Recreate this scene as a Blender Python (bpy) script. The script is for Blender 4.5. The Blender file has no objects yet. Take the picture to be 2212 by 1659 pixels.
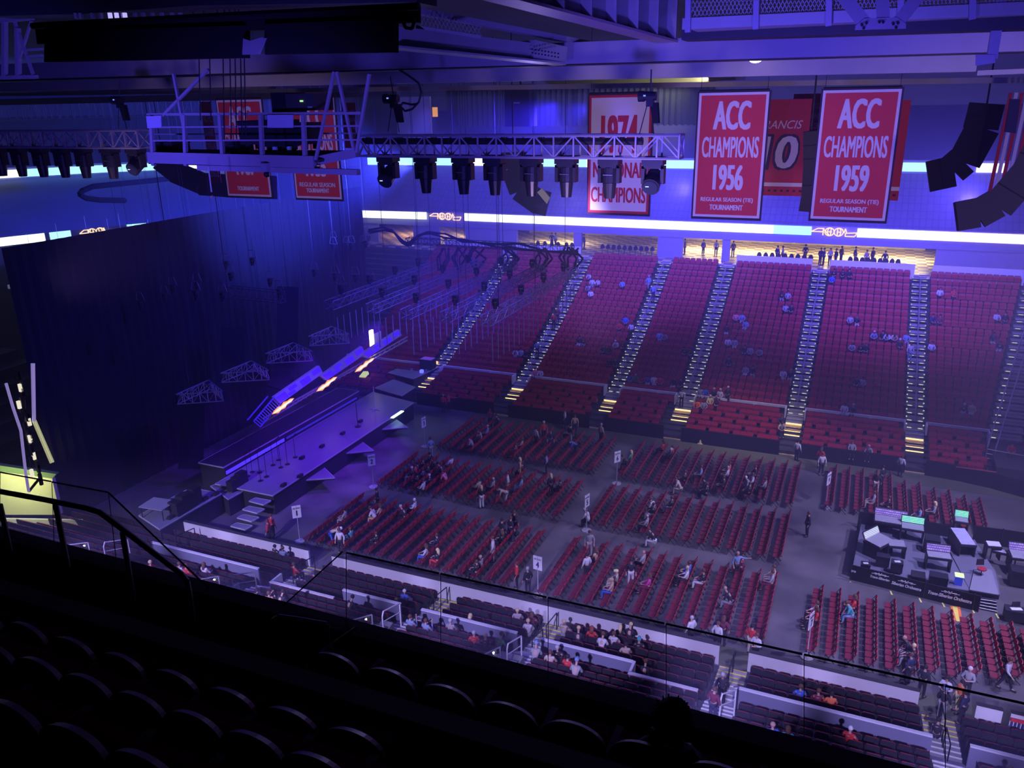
import bpy, math, random
from mathutils import Vector, Matrix
random.seed(7)
SC = bpy.context.scene
COL = SC.collection
# ------------------------------------------------------------------ camera
F = 1750.0
def _axes(yaw, pitch, roll):
    cy, sy = math.cos(yaw), math.sin(yaw)
    r = Vector((cy, -sy, 0)); fw = Vector((sy, cy, 0)); u = Vector((0, 0, 1))
    cp, sp = math.cos(pitch), math.sin(pitch)
    f2 = fw*cp - u*sp; u2 = u*cp + fw*sp
    cr, sr = math.cos(roll), math.sin(roll)
    return r*cr + u2*sr, u2*cr - r*sr, f2
AR, AU, AF = _axes(*[math.radians(a) for a in (-23.431, 19.058, -1.016)])
EYE = Vector((0, 0, 26.0))
cam = bpy.data.cameras.new('camera'); camo = bpy.data.objects.new('camera', cam); COL.objects.link(camo)
cam.sensor_width = 36; cam.sensor_fit = 'HORIZONTAL'; cam.lens = F/2212*36; cam.clip_start = .1; cam.clip_end = 400
camo.matrix_world = Matrix(((AR.x, AU.x, -AF.x, EYE.x), (AR.y, AU.y, -AF.y, EYE.y), (AR.z, AU.z, -AF.z, EYE.z), (0, 0, 0, 1)))
SC.camera = camo
# surveying helpers: where a sight line of the photograph meets a real plane of the arena
def _ray(x, y): return AF + AR*((x-1106)/F) - AU*((y-829.5)/F)
def G(x, y, z=0.0):
    d = _ray(x, y); return EYE + d*((z-EYE.z)/d.z)
def PY(x, y, Y):
    d = _ray(x, y); return EYE + d*(Y/d.y)
def PX(x, y, X):
    d = _ray(x, y); return EYE + d*(X/d.x)
# ------------------------------------------------------------------ world, light, exposure
w = bpy.data.worlds.new('world'); SC.world = w; w.use_nodes = True
w.node_tree.nodes['Background'].inputs[0].default_value = (.02, .02, .1, 1)
w.node_tree.nodes['Background'].inputs[1].default_value = .05
SC.view_settings.view_transform = 'Standard'; SC.view_settings.look = 'None'
SC.view_settings.gamma = 1; SC.view_settings.use_curve_mapping = False
SC.view_settings.exposure = 0.0
SC.cycles.use_denoising = True
SC.cycles.max_bounces = 3; SC.cycles.diffuse_bounces = 2; SC.cycles.glossy_bounces = 2
SC.cycles.transmission_bounces = 3; SC.cycles.transparent_max_bounces = 8; SC.cycles.volume_bounces = 0
SC.cycles.caustics_reflective = False; SC.cycles.caustics_refractive = False
SC.cycles.sample_clamp_indirect = 4
def spot(loc, to, col, power, deg=60, blend=.8, size=.3):
    l = bpy.data.lights.new('stage_or_added_lamp', 'SPOT'); o = bpy.data.objects.new('stage_or_added_lamp', l); COL.objects.link(o)  # shared by rig and house lamps and by added lamps without a fixture
    l.color = col; l.energy = power; l.spot_size = math.radians(deg); l.spot_blend = blend; l.shadow_soft_size = size
    o.location = loc; o.rotation_euler = (Vector(to)-Vector(loc)).to_track_quat('-Z', 'Y').to_euler()
    return o
def area(loc, to, col, power, sx, sy):
    l = bpy.data.lights.new('wash_lamp', 'AREA'); o = bpy.data.objects.new('wash_lamp', l); COL.objects.link(o)
    l.color = col; l.energy = power; l.shape = 'RECTANGLE'; l.size = sx; l.size_y = sy
    o.location = loc; o.rotation_euler = (Vector(to)-Vector(loc)).to_track_quat('-Z', 'Y').to_euler()
    return o
BLUE = (.12, .09, 1); VIO = (.3, .2, 1); LAV = (.42, .36, 1)
# house lamps high above the floor and added fills, brighter towards the rear of the hall
spot((15, 40, 25), (-3, 46, 0), LAV, 36000, 66, .6)
spot((20, 48, 24), (7, 50, 0), LAV, 30000, 66, .6)
spot((-4, 44, 26), (-14, 46, 0), LAV, 11000, 50, .8)
spot((-26, 42, 25), (-24, 44, 0), VIO, 2600, 66, 1)
spot((-7, 56, 26), (-7, 63, 1), (1, .75, .85), 9000, 34, 1)
spot((0, 58, 26), (2, 74, 5), (.25, .17, 1), 7000, 85, 1)
spot((-4, 70, 25), (-4, 84, 8), (.09, .06, 1), 30000, 95, 1)  # added blue lamp tinting the haze over the upper far seats
spot((-26, 70, 25), (-24, 84, 8), (.1, .06, 1), 16000, 95, 1)  # second added lamp for the same haze tint
spot((-18, 58, 26), (-16, 76, 6), (.25, .16, 1), 5500, 85, 1)
spot((-32, 60, 24), (-34, 76, 6), BLUE, 18000, 80, 1)
spot((-6, 40, 26), (-4, 28, 1), (.16, .13, 1), 8000, 75, 1)
spot((-22, 40, 26), (-20, 28, 1), (.14, .1, 1), 6000, 75, 1)
for x in (-38, -31, -24, -17, -10, -3, 4, 11): spot((x+1, 9.5, 15.5), (x, 34.3, 1.0), (.42, .35, 1), 42000, 19, .7)  # unseen lamps added under the near deck to whiten the boards
spot((-6, 18, 24), (-22, 48, 14), (.4, .35, 1), 7000, 36, .5)  # camera-side lamp added to bring out the long hanging trusses
spot((-12, 30, 24.5), (-5, 4, 22), (.45, .35, 1), 900, 40, .6)  # added lamp standing for stage light spilling onto the near deck
# blue wash on the stage, the end stand and the roof steel, some from added lamps
spot((-31, 48, 11.5), (-37, 47, 1), (.16, .02, 1), 9000, 85, .6)
spot((-31, 40, 11.5), (-36, 42, 1), (.14, .02, 1), 3000, 70, .6)
spot((-30, 52, 22), (-84, 66, 18), (.05, .07, 1), 170000, 70, 1)
spot((-16, 44, 26), (-46, 44, 4), (.05, .03, 1), 34000, 95, 1)  # added blue lamp tinting the haze before the stage drape
spot((-20, 62, 26), (-46, 66, 8), (.06, .04, 1), 30000, 90, 1)  # added likewise, towards the far end of the drape
spot((-12, 60, 20), (-30, 92, 18), (.1, .08, 1), 90000, 100, 1)
spot((6, 58, 20), (2, 92, 18), (.14, .1, 1), 80000, 100, 1)
for x, y, tx, ty, p in ((-6, 6, -12, 26, 1700), (2, 6, 2, 24, 1700), (7, 7, 12, 26, 1400), (-12, 7, -22, 26, 1700), (-2, 9, -4, 42, 3500)):
    spot((x, y, 23.5), (tx, ty, 28.5), (.12, .08, 1), p, 85, 1)  # added uplights near the camera; no such fixtures hang here
for x in (-19, -6, 2): spot((x+2, 12, 22), (x, 24, 24.6), (.75, .5, 1), 1700 if x > -10 else 900, 60, 1)  # lamps added in front of the banners to brighten them
spot((-3, 25.5, 24), (-3, 34, 24.2), (.8, .5, 1), 500, 80, .6)  # added lamp behind the front banners, for the jersey banners
# thin stage haze hanging in the bowl
def haze():
    me = bpy.data.meshes.new('haze')
    x0, x1, y0, y1, z0, z1 = -96, 40, 13, 100, .02, 26.9
    v = [(x, y, z) for x in (x0, x1) for y in (y0, y1) for z in (z0, z1)]
    me.from_pydata(v, [], [(0, 1, 3, 2), (4, 6, 7, 5), (0, 4, 5, 1), (2, 3, 7, 6), (0, 2, 6, 4), (1, 5, 7, 3)])
    o = bpy.data.objects.new('haze', me); COL.objects.link(o)
    m = bpy.data.materials.new('haze'); m.use_nodes = True; nt = m.node_tree; nt.nodes.clear()
    out = nt.nodes.new('ShaderNodeOutputMaterial'); vs = nt.nodes.new('ShaderNodeVolumeScatter')
    vs.inputs['Color'].default_value = (.6, .55, 1, 1); vs.inputs['Density'].default_value = .007; vs.inputs['Anisotropy'].default_value = .2
    nt.links.new(vs.outputs[0], out.inputs['Volume']); me.materials.append(m)
    o['kind'] = 'stuff'; o['label'] = 'thin blue stage haze filling the arena bowl'; o['category'] = 'haze'
haze()
# ------------------------------------------------------------------ helpers
MATS = {}
def M(name, col, rough=.6, metal=0, em=None, es=0, noise=0, nscale=3, alpha=None, trans=0):
    if name in MATS: return MATS[name]
    m = bpy.data.materials.new(name); m.use_nodes = True; nt = m.node_tree
    b = nt.nodes['Principled BSDF']; b.inputs['Base Color'].default_value = (*col, 1)
    b.inputs['Roughness'].default_value = rough; b.inputs['Metallic'].default_value = metal
    if em: b.inputs['Emission Color'].default_value = (*em, 1); b.inputs['Emission Strength'].default_value = es
    if noise:
        n = nt.nodes.new('ShaderNodeTexNoise'); n.inputs['Scale'].default_value = nscale; n.inputs['Detail'].default_value = 3
        tc = nt.nodes.new('ShaderNodeTexCoord'); nt.links.new(tc.outputs['Object'], n.inputs['Vector'])
        mx = nt.nodes.new('ShaderNodeMix'); mx.data_type = 'RGBA'
        mx.inputs[6].default_value = (*[c*(1-noise) for c in col], 1); mx.inputs[7].default_value = (*[min(1, c*(1+noise)) for c in col], 1)
        nt.links.new(n.outputs['Fac'], mx.inputs[0]); nt.links.new(mx.outputs[2], b.inputs['Base Color'])
    if alpha is not None: b.inputs['Alpha'].default_value = alpha
    if trans: b.inputs['Transmission Weight'].default_value = trans
    MATS[name] = m; return m
def E(name, col, s): return M(name, (0, 0, 0), .8, 0, col, s)
class MB:
    def __init__(s): s.v = []; s.f = []; s.k = []; s.m = 0; s.smooth = False
    def add(s, vs, fs, mat=None):
        n = len(s.v); s.v += vs; s.f += [tuple(i+n for i in f) for f in fs]; s.k += [s.m if mat is None else mat]*len(fs)
    def box(s, c, d, rz=0, mat=None):
        x, y, z = d[0]/2, d[1]/2, d[2]/2; cz, sz = math.cos(rz), math.sin(rz); v = []
        for a in (-x, x):
            for b in (-y, y):
                for e in (-z, z): v.append((c[0]+a*cz-b*sz, c[1]+a*sz+b*cz, c[2]+e))
        s.add(v, [(0, 1, 3, 2), (4, 6, 7, 5), (0, 4, 5, 1), (2, 3, 7, 6), (0, 2, 6, 4), (1, 5, 7, 3)], mat); return s
    def rng(s, x0, x1, y0, y1, z0, z1, mat=None): return s.box(((x0+x1)/2, (y0+y1)/2, (z0+z1)/2), (abs(x1-x0), abs(y1-y0), abs(z1-z0)), 0, mat)
    def _fr(s, p0, p1):
        p0, p1 = Vector(p0), Vector(p1); d = p1-p0; L = d.length or 1e-6; d = d/L
        up = Vector((0, 0, 1)) if abs(d.z) < .95 else Vector((0, 1, 0))
        a = d.cross(up).normalized(); return p0, p1, a, a.cross(d)
    def beam(s, p0, p1, w, h=None, mat=None):
        h = h or w; p0, p1, a, b = s._fr(p0, p1); v = []
        for p in (p0, p1):
            for i, j in ((-1, -1), (1, -1), (1, 1), (-1, 1)): v.append(tuple(p + a*(i*w/2) + b*(j*h/2)))
        s.add(v, [(3, 2, 1, 0), (4, 5, 6, 7), (0, 1, 5, 4), (1, 2, 6, 5), (2, 3, 7, 6), (3, 0, 4, 7)], mat); return s
    def tube(s, p0, p1, r, n=8, r2=None, mat=None, cap=True):
        r2 = r if r2 is None else r2; p0, p1, a, b = s._fr(p0, p1); v = []
        for p, q in ((p0, r), (p1, r2)):
            for i in range(n):
                t = 2*math.pi*i/n; v.append(tuple(p + a*(q*math.cos(t)) + b*(q*math.sin(t))))
        f = [(i, (i+1) % n, n+(i+1) % n, n+i) for i in range(n)]
        if cap: f += [tuple(range(n))[::-1], tuple(range(n, 2*n))]
        s.add(v, f, mat); return s
    def path(s, pts, r, n=6, mat=None):
        for a, b in zip(pts, pts[1:]): s.tube(a, b, r, n, None, mat)
        return s
    def poly(s, pts, mat=None): s.add([tuple(p) for p in pts], [tuple(range(len(pts)))], mat); return s
    def prism(s, pts, z0, z1, mat=None):
        n = len(pts); v = [(p[0], p[1], z0) for p in pts] + [(p[0], p[1], z1) for p in pts]
        s.add(v, [tuple(range(n))[::-1], tuple(range(n, 2*n))] + [(i, (i+1) % n, n+(i+1) % n, n+i) for i in range(n)], mat); return s
    def slab(s, pts, off, mat=None):
        off = Vector(off); n = len(pts); v = [tuple(p) for p in pts] + [tuple(Vector(p)+off) for p in pts]
        s.add(v, [tuple(range(n))[::-1], tuple(range(n, 2*n))] + [(i, (i+1) % n, n+(i+1) % n, n+i) for i in range(n)], mat); return s
    def ball(s, c, r, n=8, m=5, sz=1, mat=None):
        v = [(c[0], c[1], c[2]-r*sz)]
        for j in range(1, m):
            t = math.pi*j/m
            for i in range(n):
                p = 2*math.pi*i/n; v.append((c[0]+r*math.sin(t)*math.cos(p), c[1]+r*math.sin(t)*math.sin(p), c[2]-r*sz*math.cos(t)))
        v.append((c[0], c[1], c[2]+r*sz)); f = [(0, 1+(i+1) % n, 1+i) for i in range(n)]
        for j in range(m-2):
            for i in range(n): a = 1+j*n; f.append((a+i, a+(i+1) % n, a+n+(i+1) % n, a+n+i))
        a = 1+(m-2)*n; f += [(a+i, a+(i+1) % n, len(v)-1) for i in range(n)]
        s.add(v, f, mat); return s
    def mesh(s, name, mats):
        me = bpy.data.meshes.new(name); me.from_pydata(s.v, [], s.f)
        for m in (mats if isinstance(mats, (list, tuple)) else [mats]): me.materials.append(m)
        if any(s.k): me.polygons.foreach_set('material_index', s.k)
        if s.smooth: me.polygons.foreach_set('use_smooth', [True]*len(s.f))
        me.update(); return me
    def obj(s, name, mats, parent=None, loc=None):
        return link(name, s.mesh(name, mats), parent, loc)
def link(name, me, parent=None, loc=None, rz=0):
    o = bpy.data.objects.new(name, me); COL.objects.link(o)
    if parent: o.parent = parent
    if loc is not None: o.location = loc
    if rz: o.rotation_euler = (0, 0, rz)
    return o
def tag(o, label, cat, group=None, kind=None):
    o['label'] = label; o['category'] = cat
    if group: o['group'] = group
    if kind: o['kind'] = kind
    return o
def thing(name, label, cat, loc=(0, 0, 0), rz=0, group=None):
    return tag(link(name, None, None, loc, rz), label, cat, group)
def struct(name, mb, m):
    o = mb.obj(name, m); o['kind'] = 'structure'; return o
def dup(o, loc=None, rz=None, label=None, group=None, parent=None):
    c = o.copy(); COL.objects.link(c)
    if parent is not None: c.parent = parent
    if loc is not None: c.location = loc
    if rz is not None: c.rotation_euler = (0, 0, rz)
    if label: c['label'] = label
    if group: c['group'] = group
    for ch in list(o.children): dup(ch, parent=c)
    return c
ORD = ['first', 'second', 'third', 'fourth', 'fifth', 'sixth', 'seventh', 'eighth', 'ninth', 'tenth', 'eleventh', 'twelfth',
       'thirteenth', 'fourteenth', 'fifteenth', 'sixteenth', 'seventeenth', 'eighteenth', 'nineteenth', 'twentieth',
       'twenty-first', 'twenty-second', 'twenty-third', 'twenty-fourth']
# ------------------------------------------------------------------ materials
CONC = M('concrete', (.2, .19, .2), .75, noise=.25, nscale=1.2)
STEP = M('tread_concrete', (.34, .34, .33), .8, noise=.2, nscale=4)
DARKC = M('dark_concrete', (.05, .05, .055), .8, noise=.2)
WHITE = M('white_board', (.78, .78, .8), .5)
BLACKD = M('black_drape', (.012, .012, .016), .9)
BLACK = M('black', (.015, .015, .018), .5)
STEEL = M('painted_steel', (.42, .42, .45), .45, noise=.12, nscale=2)
ALU = M('truss_aluminium', (.6, .6, .63), .4, .6)
RAIL = M('rail_steel', (.55, .55, .6), .35, .5)
NOSE = M('nosing_paint', (.95, .95, .88), .5)
YNOSE = M('yellow_nosing', (.95, .85, .15), .5)
YTREAD = M('yellow_lit_tread', (.85, .6, .22), .6); TSTRIP = E('warm_tread_strip', (1, .68, .28), 3.2)
STEPL = E('step_lamp', (.95, .97, .85), .7)
# ------------------------------------------------------------------ floor
def floor_mat():
    m = M('arena_floor', (.12, .115, .12), .42); nt = m.node_tree; b = nt.nodes['Principled BSDF']
    tc = nt.nodes.new('ShaderNodeTexCoord'); n = nt.nodes.new('ShaderNodeTexNoise'); n.inputs['Scale'].default_value = .35; n.inputs['Detail'].default_value = 6
    r = nt.nodes.new('ShaderNodeValToRGB'); r.color_ramp.elements[0].color = (.07, .068, .07, 1); r.color_ramp.elements[1].color = (.2, .185, .185, 1)
    r.color_ramp.elements[0].position = .3; r.color_ramp.elements[1].position = .72
    nt.links.new(tc.outputs['Object'], n.inputs['Vector']); nt.links.new(n.outputs['Fac'], r.inputs[0]); nt.links.new(r.outputs[0], b.inputs['Base Color'])
    return m
struct('floor', MB().rng(-75, 24, 33.9, 61.2, -.3, 0), floor_mat())
OLIVE = M('olive_edge_floor', (.13, .14, .085), .6, noise=.3, nscale=.8)
struct('floor_edge', MB().rng(-30, 15, 58.9, 60.7, 0, .012).rng(-20, 24, 34.15, 35.6, 0, .012), OLIVE)
FLOORTILE = M('floor_panels', (.17, .17, .2), .35, noise=.12, nscale=.5)
# ------------------------------------------------------------------ seating tiers
AIS = [(-37.2, -35.9), (-28.15, -26.75), (-19.3, -18.05), (-13.0, -11.55), (-3.98, -2.64), (4.85, 6.2)]
XL, XR = -62, 16
def row_profile():
    fr = [(61.2+.82*i, .42+.165*i) for i in range(6)]
    up = []; y, z = 66.35, 1.55
    for i in range(22): up.append((y, z)); y += .85; z += .31+.16*i/21
    return fr, up, (y, z)
FR, UP, TOP = row_profile()
NR = [(33.45-.8*i, .06+.14*i) for i in range(5)]; NU = [(29.05-.8*i, 1.45+.29*i) for i in range(18)]
mb = MB(); rows = [(r[0]-.35, r[1]) for r in FR] + [(r[0]-.35, r[1]) for r in UP]
for i, (y, z) in enumerate(rows):
    y1 = rows[i+1][0] if i+1 < len(rows) else TOP[0]
    mb.rng(XL, XR, y, y1+.05, z-.9, z)
TIER = M('tier_concrete', (.055, .055, .065), .8, noise=.2)
struct('floor_far_seating_tier', mb, TIER)
mb = MB(); rows = [(r[0]+.4, r[1]) for r in NR+NU]
for i, (y, z) in enumerate(rows):
    y1 = rows[i+1][0] if i+1 < len(rows) else y-3
    mb.rng(XL, XR, y, y1-.05, z-.9, z)
struct('floor_near_seating_tier', mb, TIER)
def stairs(name, mir, aisles, label):
    Y = (lambda y: y)
    for j, (a, b) in enumerate(aisles):
        ox, oy = (a+b)/2, (33.9 if mir else 60.8)
        t = thing(name, (NAISLAB if mir else AISLAB)[j], 'stairs', (ox, oy, 0), 0, ('near' if mir else 'far')+' stand stairways')
        fl = MB(); w = b-a-.04   # material slots: tread, nosing, yellow tread or nosing, lamp
        N = 11
        if not mir:
            for k in range(N):
                y = 60.75+.5*k; z = .14*(k+1)
                fl.rng(-w/2, w/2, y-oy, y+.5-oy, z-.14, z, 2 if k < 8 else 0)
                if k < 8: fl.rng(-w/2, w/2, y-oy-.012, y+.01-oy, z-.13, z-.03, 0); fl.rng(-w/2+.05, w/2-.05, y+.46-oy, y+.49-oy, z+.03, z+.1, 4)
                else: fl.rng(-w/2, w/2, y-oy, y+.05-oy, z, z+.012, 1)
            for i in range(22):
                y, z = UP[i][0]-.35, UP[i][1]
                rise = (UP[i+1][1] if i < 21 else TOP[1])-z
                for h in (0, 1):
                    zz = z+.02+h*rise/2; yy = y+h*.42
                    fl.rng(-w/2, w/2, yy-oy, yy+.42-oy, zz-.15, zz, 0)
                for sx in (-1, 1):
                    fl.rng(sx*(w/2-.1), sx*(w/2-.42), y+.02-oy, y+.12-oy, z+.025, z+.06, 3)
                    fl.rng(sx*(w/2-.09), sx*(w/2-.0), y+.3-oy, y+.36-oy, z+.2, z+.28, 3)
        else:
            RW = NR+NU; k = 0
            for i in range(len(RW)-1):
                y, z = RW[i][0]+.4, RW[i][1]; z2 = RW[i+1][1]; y2 = RW[i+1][0]+.4; n = 2 if i != 4 else 4
                for h in range(n):
                    zz = z+.02+(z2-z)*h/n; yy = y+(y2-y)*h/n; d = (y2-y)/n
                    fl.rng(-w/2, w/2, yy-oy, yy+d-oy, zz-.15, zz, 0)
                    fl.rng(-w/2, w/2, yy-oy, yy-.09-oy, zz, zz+.012, 2 if k < 4 else 1); k += 1
        fl.obj('flight', [STEP, NOSE, YNOSE if mir else YTREAD, STEPL, TSTRIP], t)
        if not mir:
            for i0 in range(1, 20, 4):
                ra = MB(); i1 = min(i0+3, 21); p = []
                for i in (i0, i1): p.append((0, Y(UP[i][0])-oy, UP[i][1]+.95))
                ra.tube(p[0], p[1], .035, 6); ra.tube((0, p[0][1], p[0][2]-.5), (0, p[1][1], p[1][2]-.5), .025, 6)
                for q in p: ra.tube(q, (0, q[1], q[2]-.95), .03, 6)
                ra.obj('handrail', RAIL, t)
        else:
            for p in ([(0, 33.6, .06), (0, 33.6, 1.1), (0, 32.1, 1.35), (0, 32.1, .3)], [(0, 31.6, .4), (0, 31.6, 1.45), (0, 30.2, 1.8), (0, 30.2, .65)]):
                MB().path([(x, Y(y)-oy, z) for x, y, z in p], .03).obj('handrail', BLACK, t)
AISLAB = ['far stand stairway beside the stage, half hidden by the hanging light trusses', 'far stand stairway of lit steps just right of the stage end, yellow at its foot',
          'far stand stairway between the two blocks right of the hanging trusses', 'narrow far stand stairway ending beside the brightest red seats, second short yellow flight',
          'far stand stairway with the tall yellow flight where an usher in white stands', 'rightmost far stand stairway running straight up, with a yellow foot flight']
NAISLAB = ['dark near stand stairway under the left glass rail', 'near stand stairway behind the white gate posts at the stage corner', 'near stand stairway beside the seated man in a blue shirt',
           'near stand stairway of white edged steps below the section 4 sign', 'near stand stairway with yellow top steps where two people walk down', 'near stand stairway at lower right crowded with standing people']
stairs('aisle_stairs', False, AIS, '')
stairs('aisle_stairs', True, AIS, '')
# boards along the floor, far cross rails, near cross walls
def gaps(aisles, x0, x1):
    out = []; x = x0
    for a, b in aisles: out.append((x, a)); x = b
    out.append((x, x1)); return out
mb = MB()
for a, b in gaps(AIS, -58, 6.2)[1:-1]: mb.rng(a, b, 60.75, 60.85, 0, 1.18)
mb2 = [(6.2, 60.8), (8.5, 60.55), (10.3, 60.1), (12, 59.4), (14, 58.2), (16, 56)]
for (xa, ya), (xb, yb) in zip(mb2, mb2[1:]): mb.slab([(xa, ya, 0), (xb, yb, 0), (xb, yb, 1.2), (xa, ya, 1.2)], (0, .1, 0))
struct('wall_far_black_skirt', mb, BLACKD)
struct('trim_1', MB().rng(8, 10.5, 60.2, 60.26, 1.2, 1.26), M('red_rail', (.5, .08, .1), .5))
mb = MB(); tp = MB()
for a, b in [(-40, -28.15), (-26.5, -4.05), (-2.68, 4.68), (6.9, 7.9), (8.2, 16)]:
    mb.rng(a, b, 34.02, 34.14, -.1, 1.1); tp.rng(a, b, 33.98, 34.2, 1.1, 1.14)
struct('wall_near_boards', mb, WHITE); struct('trim_2', tp, DARKC)
lab = ['stage end', 'left of the long dark stairway', 'behind the third block of red seats', 'behind the small block of round red seats', 'behind the brightest red seats', 'behind the block of the lone man in grey', 'at the right corner']
k = 0
BLUEW = M('blue_grey_wall', (.2, .2, .3), .7)
for a, b in [(-58, -37.2), (-35.9, -28.15), (-26.75, -19.3), (-18.05, -13.0), (-11.55, -3.98), (-2.64, 4.85), (6.2, 10.6)]:
    mb = MB(); a += .04; b -= .04; mb.rng(a, b, 66.0, 66.14, 2.0, 2.2); mb.rng(a, a+.1, 65.2, 66.05, 1.4, 2.2); mb.rng(b-.1, b, 65.2, 66.05, 1.4, 2.2)
    q = a+(b-a)/3
    for q in (a+(b-a)*.33, a+(b-a)*.66): mb.rng(q-.15, q+.15, 65.95, 66.0, 1.55, 2.05); mb.rng(q-.08, q+.08, 65.9, 66, 1.3, 1.6)
    tag(mb.obj('cross_rail', WHITE), 'white cross rail of the far stand '+lab[k], 'rail', 'white cross rails of the far stand'); k += 1
k = 0
nl = ['at the far left end', 'below the first glass panel', 'beside the pair of looped handrails', 'behind the woman standing in blue', 'behind the row of fair haired people', 'nearest the bottom right corner', 'right of the last stairway']
for a, b, st in [(-35.9, -28.15, 0), (-26.75, -22.7, 1), (-22.7, -19.25, 0), (-18.05, -12.87, 0), (-11.66, -7.25, 0), (-7.25, -4.2, 1), (-2.84, 4.8, 0), (6.1, 15, 0)]:
    t = thing('cross_wall', 'blue grey low wall with white cap '+(nl[k % 7] if k < 7 else 'running off the bottom right edge'), 'wall', (a, 29.85-st*.8, 0), 0, 'low walls of the near stand')
    MB().rng(0, b-a, -.1, 0, .66, 2.26).obj('wall_face', BLUEW, t)
    c = MB().rng(0, b-a, -.12, .03, 2.26, 2.32); 
    if st: c.rng(0, .12, 0, .8, 1.3, 2.32)
    c.obj('cap', WHITE, t); k += 1
# top of the far stand: white parapet, concourse, club tier, ribbons
YT = TOP[0]
mb = MB()
for a, b in [(-45, -37.2), (-35.9, -28.15), (-11.45, -4.15), (-2.5, 5.0), (6.5, 18)]:
    zt = TOP[1]+.95
    mb.rng(a, b, YT-.45, YT-.3, TOP[1]-.6, zt)
struct('wall_far_parapet', mb, WHITE)
CT = M('concourse_tile', (.8, .7, .45), .3)
def tile():
    nt = CT.node_tree; b = nt.nodes['Principled BSDF']; tc = nt.nodes.new('ShaderNodeTexCoord'); ck = nt.nodes.new('ShaderNodeTexChecker')
    ck.inputs['Scale'].default_value = 1.1; ck.inputs[1].default_value = (.85, .7, .4, 1); ck.inputs[2].default_value = (.25, .2, .3, 1)
    nt.links.new(tc.outputs['Object'], ck.inputs['Vector']); nt.links.new(ck.outputs[0], b.inputs['Base Color'])
tile()
Z0 = TOP[1]
struct('floor_concourse', MB().rng(-62, 20, YT-.35, 100, Z0-.4, Z0-.02), CT)
CRM = M('cream_wall', (.75, .62, .42), .7); PURW = M('purple_wall', (.3, .28, .4), .7)
struct('wall_concourse_back', MB().rng(-40, 6.6, 99, 99.3, Z0, Z0+3.4), CRM)
mb = MB()  # fronts and piers closing parts of the concourse
for a, b in [(-62, -55), (-50, -46.5), (-43, -36.4), (-29.5, -28.6), (-20.0, -17.3), (-13.2, -12.4), (6.7, 20)]: mb.rng(a, b, 86.1, 86.5, Z0-.1, Z0+2.6)
struct('wall_concourse_piers', mb, PURW)
struct('wall_far_fascia', MB().rng(-58, 18, 85.9, 101, Z0+2.25, Z0+2.75).rng(-57, 18, 85.95, 86.6, Z0+2.3, 14.15), PURW)
for x, e, c in ((-33, 900, (1, .8, .5)), (-16, 1600, (1, .75, .4)), (-10, 1600, (1, .75, .4)), (-1, 1600, (1, .75, .4)), (4, 1200, (1, .8, .5)), (-48, 500, (1, .75, .5)), (-53.5, 400, (1, .6, .4))):
    area((x, 92, Z0+2.15), (x, 92, 0), c, e*.6, 5, 3)
# club tier, upper ribbon, upper deck
LOWP = [(-86, 30), (-84, 42), (-80.5, 55.5), (-76, 66), (-68, 77), (-57, 85), (-44, 86), (18, 86), (26, 83)]
UPP = [(-97, 34), (-95, 50), (-91, 64.4), (-86, 73), (-77, 83), (-62, 91), (-46, 92), (18, 92), (30, 88)]
CLUB = M('club_tier', (.28, .28, .36), .8)
def clubmat():
    nt = CLUB.node_tree; b = nt.nodes['Principled BSDF']; tc = nt.nodes.new('ShaderNodeTexCoord')
    br = nt.nodes.new('ShaderNodeTexBrick'); br.inputs['Scale'].default_value = 1; br.inputs['Brick Width'].default_value = .55; br.inputs['Row Height'].default_value = .8
    br.inputs['Color1'].default_value = (.22, .2, .36, 1); br.inputs['Color2'].default_value = (.19, .18, .32, 1); br.inputs['Mortar'].default_value = (.14, .13, .25, 1); br.inputs['Mortar Size'].default_value = .05
    br.offset = 0
    nt.links.new(tc.outputs['Object'], br.inputs['Vector']); nt.links.new(br.outputs[0], b.inputs['Base Color'])
clubmat()
SMOOTHB = M('end_stand_cover', (.16, .2, .5), .8, noise=.08, nscale=.2)
mb = MB(); me_ = MB()
for i in range(len(LOWP)-1):
    a, b, c, d = LOWP[i], LOWP[i+1], UPP[i+1], UPP[i]
    q = [(a[0], a[1], 14.0), (b[0], b[1], 14.0), (c[0], c[1], 18.8), (d[0], d[1], 18.8)]
    (me_ if i < 5 else mb).poly(q)
struct('wall_end_club_tier', me_, SMOOTHB); struct('floor_far_club_tier', mb, CLUB)
mb = MB()
for i in range(len(UPP)-1):
    a, b = UPP[i], UPP[i+1]
    mb.slab([(a[0], a[1], 18.6), (b[0], b[1], 18.6), (b[0], b[1], 20.1), (a[0], a[1], 20.1)], (0, .3, 0))
struct('wall_upper_fascia', mb, PURW)
mb = MB()
def outp(p, q): return (p[0]+(p[0]-q[0])*1.6, p[1]+(p[1]-q[1])*1.6)
for i in range(len(UPP)-1):
    a, b = UPP[i], UPP[i+1]; c, d = outp(b, LOWP[i+1]), outp(a, LOWP[i])
    mb.poly([(a[0], a[1], 20.1), (b[0], b[1], 20.1), (c[0], c[1], 25.5), (d[0], d[1], 25.5)])
    mb.poly([(d[0], d[1], 25.3), (c[0], c[1], 25.3), (c[0], c[1], 30), (d[0], d[1], 30)])
struct('floor_upper_deck', mb, M('upper_deck', (.12, .12, .2), .8, noise=.3, nscale=.5))
struct('wall_left_end', MB().rng(-110, -109.7, 10, 110, -1, 30), DARKC)
mb = MB()
for i in range(len(LOWP)-1):
    a, b = LOWP[i], LOWP[i+1]
    if i < 5: mb.slab([(a[0], a[1], -1), (b[0], b[1], -1), (b[0], b[1], 14.0), (a[0], a[1], 14.0)], (.2, .3, 0))
struct('wall_end_lower', mb, DARKC)
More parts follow.
